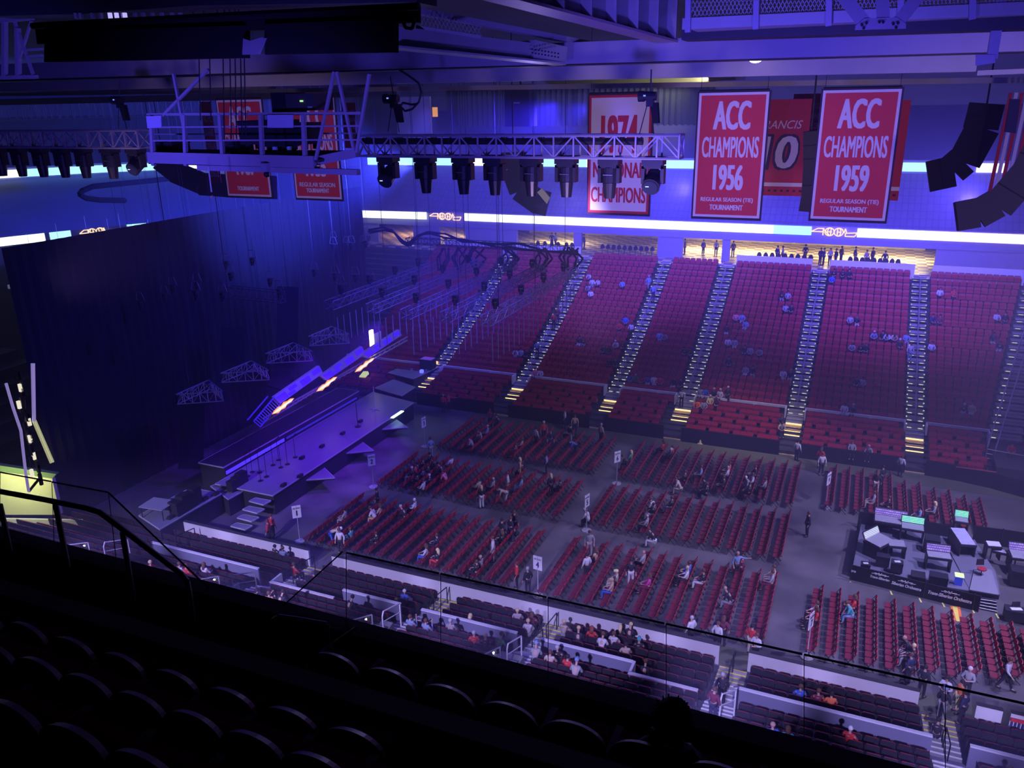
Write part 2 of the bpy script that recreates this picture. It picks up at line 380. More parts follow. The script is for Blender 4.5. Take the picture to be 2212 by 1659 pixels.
# ceiling
struct('ceiling', MB().rng(-112, 42, 8, 120, 30, 30.4), M('roof_deck', (.12, .12, .14), .8, noise=.3, nscale=.3))
struct('wall_far_roof_line', MB().rng(-60, 35, 101, 101.3, 24, 30), M('roof_wall', (.16, .17, .14), .8))
# green grey curtains over the upper deck
GRN = M('green_grey_curtain', (.06, .075, .04), .9)
for x0, x1, l in ((-49.5, -33.6, 'wide dark green curtain closing the upper deck behind the left ceiling truss'), (-33.4, -16.9, 'olive curtain closing the upper deck behind the white 1974 banner')):
    mb = MB(); n = int((x1-x0)/.35)
    for i in range(n):
        a = x0+(x1-x0)*i/n; b = x0+(x1-x0)*(i+1)/n; ya, yb = (97.7, 98) if i % 2 else (98, 97.7)
        mb.poly([(a, ya, 19.9), (b, yb, 19.9), (b, yb, 27.6), (a, ya, 27.6)])
    tag(mb.obj('upper_deck_curtain', GRN), l, 'curtain')
struct('wall_upper_lamp_glow', MB().rng(-36, -14, 97, 98.5, 27.65, 27.9), M('warm_soffit', (.7, .6, .4), .6))
area((-20, 96.5, 28.6), (-22, 97.2, 27.8), (1, .85, .5), 900, 10, .6)
# ribbon boards
RB_W = E('ribbon_white', (.85, .92, 1), 2.2); RB_C = E('ribbon_cyan', (.4, .8, 1), 1.9); RB_B = E('ribbon_blue', (.2, .35, 1), 2.6); RB_O = E('ribbon_logo', (1, .62, .45), 2.0); RB_R = E('ribbon_pink', (1, .72, .85), 2.2)
def ribbon(path, z0, z1, segs, name, label, off=-.12):
    """segs: list of (s0, s1, matindex) along the arclength"""
    root = tag(link(name, None), label, 'led display'); L = [0]
    for a, b in zip(path, path[1:]): L.append(L[-1]+math.dist(a, b))
    def at(s):
        s = max(0, min(L[-1]-1e-4, s))
        for i in range(len(L)-1):
            if s <= L[i+1]:
                t = (s-L[i])/(L[i+1]-L[i]); a, b = path[i], path[i+1]
                dx, dy = (b[0]-a[0])/(L[i+1]-L[i]), (b[1]-a[1])/(L[i+1]-L[i])
                return (a[0]+(b[0]-a[0])*t+dy*(-off)*1, a[1]+(b[1]-a[1])*t-dx*(-off)*1)
    for s0, s1, k in segs:
        n = max(1, int((s1-s0)/2.5)); mb = MB()
        for i in range(n):
            a, b = at(s0+(s1-s0)*i/n), at(s0+(s1-s0)*(i+1)/n)
            mb.slab([(a[0], a[1], z0), (b[0], b[1], z0), (b[0], b[1], z1), (a[0], a[1], z1)], (0, .06, 0), k)
        mb.obj('display_segment', [RB_W, RB_C, RB_B, RB_R], root)
    return root, at
def s_of_x(path, x):
    s = 0
    for a, b in zip(path, path[1:]):
        if a[0] <= x <= b[0]: return s+math.dist(a, b)*(x-a[0])/(b[0]-a[0])
        s += math.dist(a, b)
    return s
S = lambda x: s_of_x(LOWP, x)
LOWR, LAT = ribbon(LOWP, 13.2, 14.05, [(S(-86), S(-78.9), 0), (S(-78.7), S(-77.9), 1), (S(-75.4), S(-74.2), 1), (S(-58.5), S(-47.8), 0), (S(-42.9), S(-30.5), 0), (S(-30.5), S(-22), 3), (S(-22), S(-8.2), 0),
     (S(-8.2), S(-4.6), 1), (S(-.4), S(6.2), 0), (S(6.2), S(18), 3)], 'ribbon_display', 'long white glowing lower ribbon display along the front of the far club tier')
S2 = lambda x: s_of_x(UPP, x)
ribbon(UPP, 19.0, 19.85, [(S2(-96), S2(-90), 0), (S2(-90), S2(-80), 1), (S2(-80), S2(-72), 0), (S2(-59), S2(-45), 1), (S2(-45), S2(-38), 0), (S2(-38), S2(-30), 1), (S2(-30), S2(-24), 0), (S2(-24), S2(-12), 1), (S2(3), S2(7.5), 1), (S2(9.5), S2(12), 0), (S2(13), S2(18), 1)], 'ribbon_display', 'pale cyan upper ribbon display on the upper deck front, seen through the ceiling trusses')
# the looped logo between the ribbon segments
def logo(cx, y, z, w=4.2):
    mb = MB(); h = .8; r = .05
    def ring(x, rx, rz, a0=0, a1=360, n=16):
        p = [(x+rx*math.cos(math.radians(a0+(a1-a0)*i/n)), y, z+rz*math.sin(math.radians(a0+(a1-a0)*i/n))) for i in range(n+1)]
        mb.path(p, r, 5)
    mb.path([(cx-w/2, y, z-.02), (cx-w*.36, y, z+h*.38), (cx-w*.22, y, z+h*.38)], r); mb.path([(cx-w/2, y, z-.02), (cx-w*.22, y, z-.02)], r)
    mb.path([(cx-w*.24, y, z+h*.38), (cx-w*.24, y, z-h*.45)], r); mb.path([(cx-w*.24, y, z+h*.3), (cx-w*.1, y, z-h*.4)], r)
    ring(cx-.42, .42, h*.48); ring(cx+.42, .42, h*.48); mb.path([(cx-.6, y, z), (cx-.2, y, z)], r); ring(cx-.42, .2, h*.45, 90, 270); ring(cx+.42, .2, h*.45, -90, 90)
    mb.path([(cx+.25, y, z), (cx+.6, y, z)], r); mb.path([(cx-.3, y, z+h*.45), (cx-.3, y, z-h*.45)], r); mb.path([(cx+.3, y, z+h*.45), (cx+.3, y, z-h*.45)], r)
    mb.path([(cx+w*.17, y, z+h*.3), (cx+w*.22, y, z-.05), (cx+w*.24, y, z+h*.45), (cx+w*.27, y, z)], r)
    mb.path([(cx+w*.25, y, z-h*.1), (cx+w/2, y, z), (cx+w*.45, y, z-h*.48), (cx+w*.25, y, z-h*.48), (cx+w*.25, y, z-h*.1)], r)
    return mb
lo = tag(logo(0, 0, 0, 3.4).obj('ribbon_logo', RB_O), 'glowing looped logo at the far left, cut by the top of the black drape', 'sign', 'looped logos on the ribbon')
p_ = LAT(S(-76.9)); q_ = LAT(S(-76.4)); lo.location = (p_[0]+.15, p_[1]-.05, 13.62); lo.rotation_euler = (0, 0, math.atan2(q_[1]-p_[1], q_[0]-p_[0]))
for i, (cx, l) in enumerate(((-45.4, 'glowing looped logo on the lower ribbon above the left openings'), (-2.5, 'glowing looped logo on the lower ribbon under the 1959 banner'))):
    tag(logo(cx, 85.8, 13.62).obj('ribbon_logo', RB_O), l, 'sign', 'looped logos on the ribbon')

# slanting stairway with its rails at the right end of the far stand
ox, oy = 11.5, 66.0; t = thing('aisle_stairs', 'slanting far stand stairway at the right picture edge with lit step ends', 'stairs', (ox, oy, 0), 0, 'far stand stairways'); fl = MB()
for i in range(22):
    y, z = UP[i][0]-.35, UP[i][1]; x0 = 10.6+.16*i; x1 = x0+2.2; rise = (UP[i+1][1] if i < 21 else TOP[1])-z
    for h in (0, 1):
        zz = z+.02+h*rise/2; yy = y+h*.42; fl.rng(x0-ox, x1-ox, yy-oy, yy+.42-oy, zz-.15, zz, 0)
    fl.rng(x0+.08-ox, x0+.45-ox, y+.02-oy, y+.12-oy, z+.025, z+.06, 1)
fl.obj('flight', [STEP, STEPL], t)
P = [PY(2250, 620, 74), PY(2205, 735, 71), PY(2166, 860, 67.2), PY(2133, 965, 63.5)]
for k, d in enumerate((0, .55)):
    m = MB().path([p-Vector((ox, oy, 0))+Vector((d, 0, 0)) for p in P], .05)
    for p in P[1:]: m.tube(p-Vector((ox, oy, 0))+Vector((d, 0, 0)), p-Vector((ox, oy, 1.2))+Vector((d, 0, 0)), .04, 6)
    m.obj('handrail', RAIL, t)
m = MB(); a, b = PY(2133, 970, 63.4), PY(2215, 985, 63.4); o = Vector((ox, oy, 0))
for dz in (0, -.35, -.7): m.tube(a-o+Vector((0, 0, dz)), b-o+Vector((0, 0, dz)), .03, 6)
m.obj('front_rail', RAIL, t)
struct('wall_far_right_corner', MB().rng(10.6, 16, 61.0, 65.6, 0, 1.3), DARKC)
# looped white handrails and lit landings of the near stand
LP = [((1043, 1415), (1080, 1398), 'nearer looped handrail on the stairway by the stepped wall'), ((1095, 1392), (1126, 1374), 'farther looped handrail on the stairway by the stepped wall'), ((753, 1342), (803, 1328), 'nearer looped handrail left of centre'), ((825, 1322), (863, 1303), 'farther looped handrail left of centre'),
      ((415, 1255), (472, 1245), 'left looped handrail under the sloping glass'), ((500, 1242), (550, 1236), 'right looped handrail under the sloping glass'), ((125, 1180), (190, 1172), 'leftmost looped handrail behind the dark handrail'), ((222, 1172), (275, 1165), 'second looped handrail behind the dark handrail'), ((1558, 1500), (1590, 1490), 'looped handrail beside the person in maroon')]
for a, b, l in LP:
    p, q = G(*a, 3.7), G(*b, 3.3); d = (q-p)*.15; t = thing('looped_handrail', l, 'handrail', p, 0, 'looped handrails of the near stand'); z = Vector((0, 0, -1))
    MB().path([z*1.5, z*.25, d*.5, q-p-d*.5*0, q-p+z*1.3], .035, 7).obj('frame', WHITE, t); MB().tube(z*.55, q-p+z*.5, .025, 6).obj('middle_bar', WHITE, t)
for i in range(0, 8, 2):
    a = G(*LP[i][1], 2.6); x0 = a.x-.1
    t = thing('lit_landing', 'grey landing with small glowing step lights, %s pair of looped handrails from right' % ORD[i//2], 'landing', (x0, 26.8, 2.4), 0, 'lit landings of the near stand')
    m = MB()
    for k in range(4): m.rng(-.1, 1.2, .8-.75*k, 1.5-.75*k, -.6+.27*k, -.1+.27*k)
    m.obj('treads', STEP, t)
    for k in range(4): MB().box((-.12, 1.1-.75*k, .0+.27*k), (.07, .1, .08)).obj('step_light', E('step_glow', (.9, 1, 1), 3), t)
# lit tunnel room beyond the boards at far left
o = Vector((-47, 31, 0)); t = thing('tunnel_room', 'pale yellow lit wall of the tunnel room at far left', 'room', o)
A, B, C_, D = G(-40, 1020, 4.2), G(127, 1052, 4.2), G(132, 1085, 1.6), G(-40, 1118, 1.6); B.z = 4.2
pa, pb = G(-40, 1112, 1.2), G(130, 1112, 1.2)
MB().slab([pa-o, pb-o, pb-o+Vector((0, 0, 2.6)), pa-o+Vector((0, 0, 3.4))], (-.1, .3, 0)).obj('cream_wall', M('cream_room', (.75, .75, .5), .7), t)
MB().slab([pa-o+Vector((0, 0, 3.4)), pb-o+Vector((0, 0, 2.6)), pb-o+Vector((.5, 0, 3.0)), pa-o+Vector((.5, 0, 3.9))], (-.1, .3, 0)).obj('green_lintel', M('lintel_green', (.2, .3, .15), .6), t)
area((pa+pb)/2+Vector((1.5, -2.2, 3.2)), (pa+pb)/2+Vector((0, 0, 1.4)), (.95, 1, .55), 190, 3, 1)
pc, pd = G(0, 1121, 1.1), G(176, 1124, 1.1); m = MB()
m.slab([pc-o, pd-o, pd-o+Vector((0, 0, -1.1)), pc-o+Vector((0, 0, -1.1))], (-.05, .15, 0)); m.obj('white_boards', WHITE, t)
spot((-38, 20, 16), (-46, 31, 1), (.5, .45, 1), 1600, 40, .5)

t = thing('bunting', 'red topped striped bunting over the boards at the lower right edge', 'bunting', (8.2, 33.9, 0))
MB().rng(0, 4, -.02, 0, .78, .95).obj('red_band', M('bunting_red', (.75, .04, .06), .7), t); m = MB()
for i in range(28): m.rng(.05+.14*i, .1+.14*i, -.02, 0, .2, .78)
m.obj('stripes', M('bunting_blue', (.04, .06, .25), .7), t)

mb = MB()
for i in range(14): mb.rng(-51-1.9*(i+1), -51-1.9*i, 2, 45, i*.75-.5, i*.75+.6)
struct('floor_end_tier', mb, M('end_tier_dark', (.07, .03, .06), .8, noise=.3, nscale=3))
# ------------------------------------------------------------------ arena seats and folding chairs
RED = M('red_seat', (.46, .03, .06), .5); REDF = M('red_fabric', (.5, .03, .05), .7); SHELL = M('dark_seat_shell', (.03, .028, .035), .5)
def proj(p):
    d = Vector(p)-EYE; z = d.dot(AF)
    return (1106+F*d.dot(AR)/z, 829.5-F*d.dot(AU)/z, z) if z > 0 else (-9999, 0, z)
def panel(mb, w, h, t, y, z, tilt, mat, top=.35):
    """rounded upright panel, face towards -y; z = bottom, tilt leans the top back (+y)"""
    o = [(-w/2, 0), (w/2, 0), (w/2, h*.72), (w/2*.86, h*.93), (w/2*top*1.2, h), (-w/2*top*1.2, h), (-w/2*.86, h*.93), (-w/2, h*.72)]
    v = []
    for dy in (0, t):
        for x, q in o: v.append((x, y+dy+q*math.sin(tilt), z+q*math.cos(tilt)))
    n = 8
    mb.add(v, [tuple(range(n)), tuple(range(n, 2*n))[::-1]] + [(i, n+i, n+(i+1) % n, (i+1) % n) for i in range(n)], mat)
def seat_parts():
    bk = MB(); panel(bk, .54, .47, .05, .13, .4, .14, 0, .6); panel(bk, .55, .53, .035, .19, .37, .14, 1, .6)
    cu = MB(); panel(cu, .52, .34, .06, -.0, .36, -.06, 0, .7)
    st = MB(); st.rng(-.28, -.25, -.0, .2, 0, .6).rng(.25, .28, -.0, .2, 0, .6).rng(-.29, -.25, -.1, .16, .6, .64).rng(.25, .29, -.1, .16, .6, .64).rng(-.28, .28, .1, .14, .3, .36)
    return bk, cu, st
def seat_all():
    bk, cu, st = seat_parts(); mb = MB(); mb.add(bk.v, bk.f); mb.k = list(bk.k); mb.add(cu.v, cu.f, 0); mb.add(st.v, st.f, 1); return mb
def stamp(dst, src, loc, rz):
    c, s = math.cos(rz), math.sin(rz); n = len(dst.v)
    dst.v += [(loc[0]+x*c-y*s, loc[1]+x*s+y*c, loc[2]+z) for x, y, z in src.v]
    dst.f += [tuple(i+n for i in f) for f in src.f]; dst.k += src.k
SECS = [(-46, -37.4), (-35.7, -28.3), (-26.6, -19.45), (-17.9, -13.15), (-11.4, -4.1), (-2.5, 4.72), (6.35, 10.4)]
far = []
for si, (a, b) in enumerate(SECS):
    for ri, (y, z) in enumerate(FR):
        x = a+.35; n = 0
        while x < b-.2:
            far.append((x, y, z)); n += 1; x += .52
            if ri < 5 and n % 3 == (ri % 2): x += .3
    for ri, (y, z) in enumerate(UP):
        bb = b+(.16*ri if si == 6 else 0); aa = a
        n = int((bb-aa-.1)/.56); 
        for k in range(n): far.append((aa+.05+(bb-aa-.1)*(k+.5)/n, y, z))
SN = ['far left block', 'second block', 'third block', 'narrow middle block', 'stepped wall block', 'second last block', 'bottom right block']
NSECS = [(-46, -36), (-35.7, -28.3), (-26.6, -19.4), (-17.9, -13.1), (-11.4, -4.15), (-2.5, 4.7), (6.35, 14)]
near = []
for si, (a, b) in enumerate(NSECS):
    rows = [(y, z, i) for i, (y, z) in enumerate(NR)]+[(y, z, 6+i) for i, (y, z) in enumerate(NU[:14])]
    for y, z, ri in rows:
        n = int((b-a)/.56)
        for k in range(n): near.append((a+(b-a)*(k+.5)/n, y, z, si, ri, k+1))
OCC = []   # places taken by seated people keep their seat cushion folded down; filled later
vis = []
for s in near:
    u, v, d = proj((s[0], s[1], s[2]+.8))
    deck = 1386+(u-860)*.2155
    ok = -20 < u < 2232 and v < min(deck+10, 1670) and not (u < 860 and v > 1225+(u-400)*.28)
    if ok: vis.append((d, s))
vis.sort(key=lambda q: q[0])
ind = [s for d, s in vis[:300]]; iset = set(ind)
mbs = MB(); tpl = seat_all()
for x, y, z in far: stamp(mbs, tpl, (x, y, z), 0)
for s in near:
    if s not in iset: stamp(mbs, tpl, s[:3], math.pi)
o = mbs.obj('stadium_seat_rows', [RED, SHELL])
tag(o, 'rows of red flip up stadium seats filling the far stand and the near stand by the boards', 'stadium seats', None, 'stuff')
bk, cu, st = seat_parts()
mbk = bk.mesh('backrest', [REDF, SHELL]); mcu = cu.mesh('seat_cushion', REDF); mst = st.mesh('armrest_frame', SHELL)
for s in ind:
    ri = s[4]; row = ('%s row from boards' % ORD[ri]) if ri < 5 else ('%s row behind wall' % ORD[ri-6])
    t = thing('stadium_chair', 'dark flip up seat, %s from left, %s, %s' % (ORD[s[5]-1], row, SN[s[3]]), 'stadium seat', s[:3], math.pi, 'flip up seats of the near stand')
    link('backrest', mbk, t); link('seat_cushion', mcu, t); link('armrest_frame', mst, t)
# folding chairs on the floor, facing the stage (-x)
def chair_parts():
    se = MB(); se.box((-.02, 0, .45), (.4, .44, .05))
    bk = MB(); n = 6; v = []
    for i in range(n+1):
        yy = -.22+.44*i/n; e = .035*math.cos(math.pi*(i/n-.5)*1.1)
        for x, z in ((.19, .56), (.25, .86-.05*(abs(i/n-.5)*2)**2)): v.append((x+e, yy, z)); v.append((x+e+.035, yy, z))
    for i in range(n):
        a = 4*i; b = a+4
        bk.add([], [])
        bk.f += [(a, b, b+2, a+2), (a+1, a+3, b+3, b+1), (a+2, b+2, b+3, a+3), (a, a+1, b+1, b)]; bk.k += [0]*4
    bk.v = v; bk.f += [(0, 2, 3, 1), (4*n, 4*n+1, 4*n+3, 4*n+2)]; bk.k += [0, 0]
    lg = []
    for s in (-1, 1):
        m = MB(); y = s*.22; m.beam((.27, y, .82), (-.2, y, 0), .025); lg.append(m)
        m = MB(); m.beam((-.2, y, .44), (.24, y, 0), .025); lg.append(m)
    return se, bk, lg
se, bk, lg = chair_parts()
FC = MB(); se.k = [2]*len(se.f); stamp(FC, se, (0, 0, 0), 0); se.k = [0]*len(se.f); stamp(FC, bk, (0, 0, 0), 0)
for m in lg: m.k = [1]*len(m.f); stamp(FC, m, (0, 0, 0), 0)
BLK = [('left near', -16.45, -.895, 16, 35.95, 12, .533, 'leftward of the section 4 sign'), ('left middle', -16.45, -.895, 16, 44.5, 10, .55, ''), ('left far', -16.45, -.895, 15, 51.95, 12, .533, ''),
       ('mid near', -2.45, -.895, 14, 35.95, 12, .533, 'leftward of the centre aisle'), ('mid middle', -2.45, -.895, 14, 44.4, 11, .53, ''), ('mid far', -2.45, -.895, 14, 51.75, 12, .55, ''),
       ('right near', .0, .895, 13, 36.1, 11, .53, 'rightward of the centre aisle'), ('right far', .0, .895, 11, 52.4, 12, .53, '')]
chairs = []
for nm, x0, dx, nr, y0, nc, p, lb in BLK:
    for r in range(nr):
        x = x0+dx*r
        for c in range(nc):
            y = y0+p*(c+.5)
            if nm == 'right near' and r >= 6 and c < (r-4)//2: continue
            if nm == 'right far' and r >= 5 and c >= nc-(2+(r-5)//2): continue
            chairs.append((x, y, lb, r, c))
vis = [(proj((s[0], s[1], .6)), s) for s in chairs]
vis = sorted([(p[2], s) for p, s in vis if -10 < p[0] < 2225 and p[1] < 1659 and s[2]], key=lambda q: q[0])
ind = [s for d, s in vis[:300]]; iset = set(ind)
mbs = MB()
for s in chairs:
    if s not in iset: stamp(mbs, FC, (s[0], s[1], 0), 0)
CH = M('red_chair_vinyl', (.5, .035, .055), .5); CHS = M('maroon_chair_seat', (.2, .018, .035), .55); CHL = M('black_chair_frame', (.02, .02, .025), .4)
tag(mbs.obj('folding_chair_rows', [CH, CHL, CHS]), 'long rows of red folding chairs across the farther floor blocks before the stage', 'folding chairs', None, 'stuff')
mse, mbk = se.mesh('seat', CHS), bk.mesh('backrest', CH); mlg = [m.mesh('leg', CHL) for m in lg]
for m in mlg: m.polygons.foreach_set('material_index', [0]*len(m.polygons))
whole = FC.mesh('folding_chair', [CH, CHL, CHS])
for i, s in enumerate(ind):
    lb = 'red folding chair, %s from the near end, %s row %s' % (ORD[s[4]], ORD[s[3]], s[2])
    if i < 120:
        t = thing('folding_chair', lb, 'folding chair', (s[0], s[1], 0), 0, 'folding chairs on the floor')
        link('seat', mse, t); link('backrest', mbk, t)
        for m in mlg: link('leg', m, t)
    else: tag(link('folding_chair', whole, None, (s[0], s[1], 0)), lb, 'folding chair', 'folding chairs on the floor')
# ------------------------------------------------------------------ stage
DECK = M('stage_deck', (.2, .2, .26), .35, noise=.1, nscale=.6); DECKE = M('stage_edge', (.45, .45, .5), .4); SKIRT = M('stage_skirt', (.02, .02, .03), .8)
SBLK = M('rig_black', (.02, .02, .03), .5)
def platform(name, pts, z0, z1, label, cat='stage', group=None, edge=True, dm=None):
    cx = sum(p[0] for p in pts)/len(pts); cy = sum(p[1] for p in pts)/len(pts); q = [(p[0]-cx, p[1]-cy) for p in pts]
    t = thing(name, label, cat, (cx, cy, z0), 0, group)
    MB().prism([(x*.99, y*.99) for x, y in q], 0, z1-z0-.08).obj('skirt', SKIRT, t); MB().prism(q, z1-z0-.08, z1-z0).obj('deck', dm or DECK, t)
    if edge:
        m = MB()
        for a, b in zip(q, q[1:]+q[:1]): m.beam((a[0]*1.003, a[1]*1.003, z1-z0-.03), (b[0]*1.003, b[1]*1.003, z1-z0-.03), .05, .08)
        m.obj('edge_trim', DECKE, t)
    return t
platform('stage', [(-34.3, 38.5), (-34.3, 57.5), (-39.2, 58.6), (-39.2, 38.5)], 0, 1.5, 'long main stage deck lit blue with a pale front edge')
platform('stage_riser', [(-39.25, 39.5), (-39.25, 56.5), (-41.5, 56.5), (-41.5, 39.5)], 0, 2.3, 'raised upstage platform behind the main deck', 'stage', None, True, SKIRT)
def gp(pts, z): return [tuple(G(x, y, z)[:2]) for x, y in pts]
platform('stage_wing', gp([(345, 1143), (478, 1066), (412, 1053), (300, 1113)], 1.5), 0, 1.5, 'side stage platform at the near end holding road cases and small monitors', 'stage platform')
platform('stage_wing', gp([(892, 818), (957, 788), (905, 777), (838, 805)], 1.8), 0, 1.8, 'far end side platform with a pink topped case', 'stage platform')
platform('stage_wing', gp([(868, 855), (897, 836), (850, 820), (810, 838)], 1.5), 0, 1.5, 'low dark platform between the far stage end and the side platform', 'stage platform')
platform('stage_wing', gp([(493, 1078), (550, 1047), (500, 1032), (455, 1050)], 1.3), 0, 1.3, 'dark keyboard platform joining the near stage corner', 'stage platform')
for i, pts in enumerate(([(653, 1037), (700, 1010), (723, 1032)], [(744, 979), (783, 955), (807, 973)], [(822, 927), (855, 906), (881, 923)])):
    platform('thrust_wedge', gp(pts, 1.0), .85, 1.0, ['nearest', 'middle', 'farthest'][i]+' of the three triangular wedges jutting from the stage front', 'stage wedge', 'triangular stage wedges')
for i, (x, y) in enumerate(((563, 1083), (549, 1101), (537, 1119), (523, 1137))):
    z = 1.25-.3*i
    platform('stage_step', gp([(x-25, y-1), (x+6, y+7), (x+22, y-2), (x-11, y-8)], z), z-.1 if i < 3 else 0, z, ['top', 'second', 'third', 'lowest'][i]+' of four square steps going down from the near stage corner', 'step', 'square stage steps')
# blue led strips on the riser faces and lit trims
tag(MB().rng(-39.2, -39.15, 39.6, 46, 1.7, 1.95).obj('led_strip', E('blue_strip', (.05, .02, 1), 2.2)), 'deep blue glowing strip on the upstage riser', 'led strip')
tag(MB().rng(-39.2, -39.15, 46.3, 56, 1.75, 1.9).obj('led_strip', E('blue_strip2', (.04, .02, .8), .8)), 'dim blue strip continuing towards the far stage end', 'led strip')
tag(MB().rng(-34.28, -34.0, 53.6, 55.3, 1.5, 1.56).obj('led_bar', E('cyan_bar', (.5, .9, 1), 3.5)), 'bright cyan light bar on the stage front edge', 'led bar')
def mic(p, h=1.6, l=''):
    t = thing('microphone_stand', l, 'microphone stand', p, 0, 'microphone stands on the stage')
    MB().tube((0, 0, 0), (0, 0, .03), .18, 10).obj('base', SBLK, t); MB().tube((0, 0, .03), (0, 0, h), .018, 6).obj('pole', SBLK, t)
    MB().beam((0, -.05, h), (.12, .1, h+.12), .03).ball((.13, .12, h+.15), .05).obj('microphone', SBLK, t)
for i, (x, y) in enumerate(sorted(((561, 1011), (576, 1020), (590, 995), (607, 1000), (602, 984), (621, 993), (638, 978), (535, 1019), (545, 1010), (563, 1029)))):
    mic(G(x, y+10, 1.5), 1.7, 'thin black microphone stand, %s from the near stage end in the cluster' % ORD[i])
t = thing('music_stand', 'tall pale T shaped stand on the far part of the stage', 'stand', G(810, 885, 1.5))
MB().tube((0, 0, 0), (0, 0, 2.1), .04, 6).obj('pole', DECKE, t); MB().box((0, 0, .03), (1, .08, .05)).box((0, 0, .03), (.08, .8, .05)).obj('base', DECKE, t)
t = thing('music_stand', 'thin dark pole stand in the middle of the lit stage', 'stand', G(773, 922, 1.5))
MB().tube((0, 0, 0), (0, 0, 2.1), .03, 6).obj('pole', SBLK, t); MB().tube((0, 0, 0), (0, 0, .04), .25, 10).obj('base', SBLK, t)
def wedge(p, l, rz=0):
    t = thing('stage_monitor', l, 'monitor speaker', p, rz, 'floor monitors on the stage'); t.scale = (.65, .65, .65)
    MB().slab([(-.25, -.3, 0), (.25, -.3, 0), (.1, -.3, .32), (-.25, -.3, .35)], (0, .6, 0)).obj('cabinet', SBLK, t)
    MB().slab([(.23, -.26, .04), (.11, -.26, .3), (.11, .26, .3), (.23, .26, .04)], (.02, 0, .01)).obj('grille', M('grille', (.25, .25, .3), .6), t)
for i, (x, y) in enumerate(((612, 1050), (648, 1030), (652, 991), (695, 966), (740, 938), (778, 912), (466, 1069), (368, 1120), (442, 1080))):
    wedge(G(x, y, 1.5), 'small floor monitor, %s along the stage' % ORD[i], 3.14)
def case(p, d, l, mat=SBLK, cat='road case', rz=0, nm='road_case'):
    t = thing(nm, l, cat, p, rz, None)
    MB().rng(-d[0]/2, d[0]/2, -d[1]/2, d[1]/2, .1, d[2]*.8).obj('body', mat, t); MB().rng(-d[0]/2-.01, d[0]/2+.01, -d[1]/2-.01, d[1]/2+.01, d[2]*.82, d[2]).obj('lid', mat, t)
    for sx in (-1, 1):
        for sy in (-1, 1): MB().tube((sx*(d[0]/2-.1), sy*(d[1]/2-.1), 0), (sx*(d[0]/2-.1), sy*(d[1]/2-.1), .1), .05, 6).obj('caster', SBLK, t)
    return t
for i, (x, y, w, h) in enumerate(((385, 1112, .7, 1.0), (400, 1104, .6, 1.2), (413, 1096, .6, 1.1), (424, 1088, .5, 1.2), (505, 1060, .5, .8), (515, 1054, .5, .9), (524, 1048, .5, 1.0))):
    case(G(x, y, 1.45 if i < 4 else 1.3), (w, .7, h), 'black equipment case, %s along the near side platforms' % ORD[i])
t = thing('keyboard_table', 'grey topped table on the near side platform', 'table', G(345, 1112, 1.5), .1)
MB().rng(-.9, .9, -.7, .7, .75, .8).obj('table_top', M('table_grey', (.3, .3, .36), .5), t)
for sx in (-1, 1):
    for sy in (-1, 1): MB().tube((sx*.8, sy*.6, 0), (sx*.8, sy*.6, .75), .03, 6).obj('leg', SBLK, t)
pc = case(G(925, 796, 1.8), (1.3, 1.0, 1.0), 'dark case with a pink top on the far side platform'); MB().rng(-.6, .6, -.45, .45, 1.0, 1.03).obj('pink_light_top', M('pink_light_top', (.95, .35, .65), .5), pc)  # brightness from the light above put into this top's colour
tag(MB().box((0, 0, .14), (.3, .3, .28)).obj('beacon_lamp', E('orange_beacon', (1, .35, .12), 3), None, G(942, 787, 1.8)), 'small glowing orange lamp at the edge of the far side platform', 'lamp')
tag(MB().box((0, 0, .14), (.3, .3, .28)).obj('beacon_lamp', E('blue_beacon', (.1, .12, 1), 2.5), None, G(911, 805, 1.8)), 'small blue lamp near the corner of the far side platform', 'lamp')
tag(MB().slab([tuple(G(x, y, 1.7)-G(785, 810, 1.7)) for x, y in ((776, 815), (789, 816), (797, 808), (795, 804), (785, 804))], (0, 0, .1)).obj('floor_light', M('lime_panel', (.5, .6, .2), .5, 0, (.7, .8, .3), .8), None, G(785, 810, 1.7)), 'pale lime glowing floor panel under the far logo screen', 'light panel')
tag(MB().box((0, 0, 0), (.2, .5, 1.9)).obj('work_light', E('warm_tube', (1, .9, .45), 4), None, PX(803, 734, -42)), 'short bright yellow work light behind the blue screens', 'work light')
tag(MB().box((0, 0, 0), (.1, 1.4, 1.5)).obj('light_board', M('lit_board', (.7, .7, .5), .7), None, PX(815, 735, -42.3)), 'dim yellowish board beside the work light', 'board')
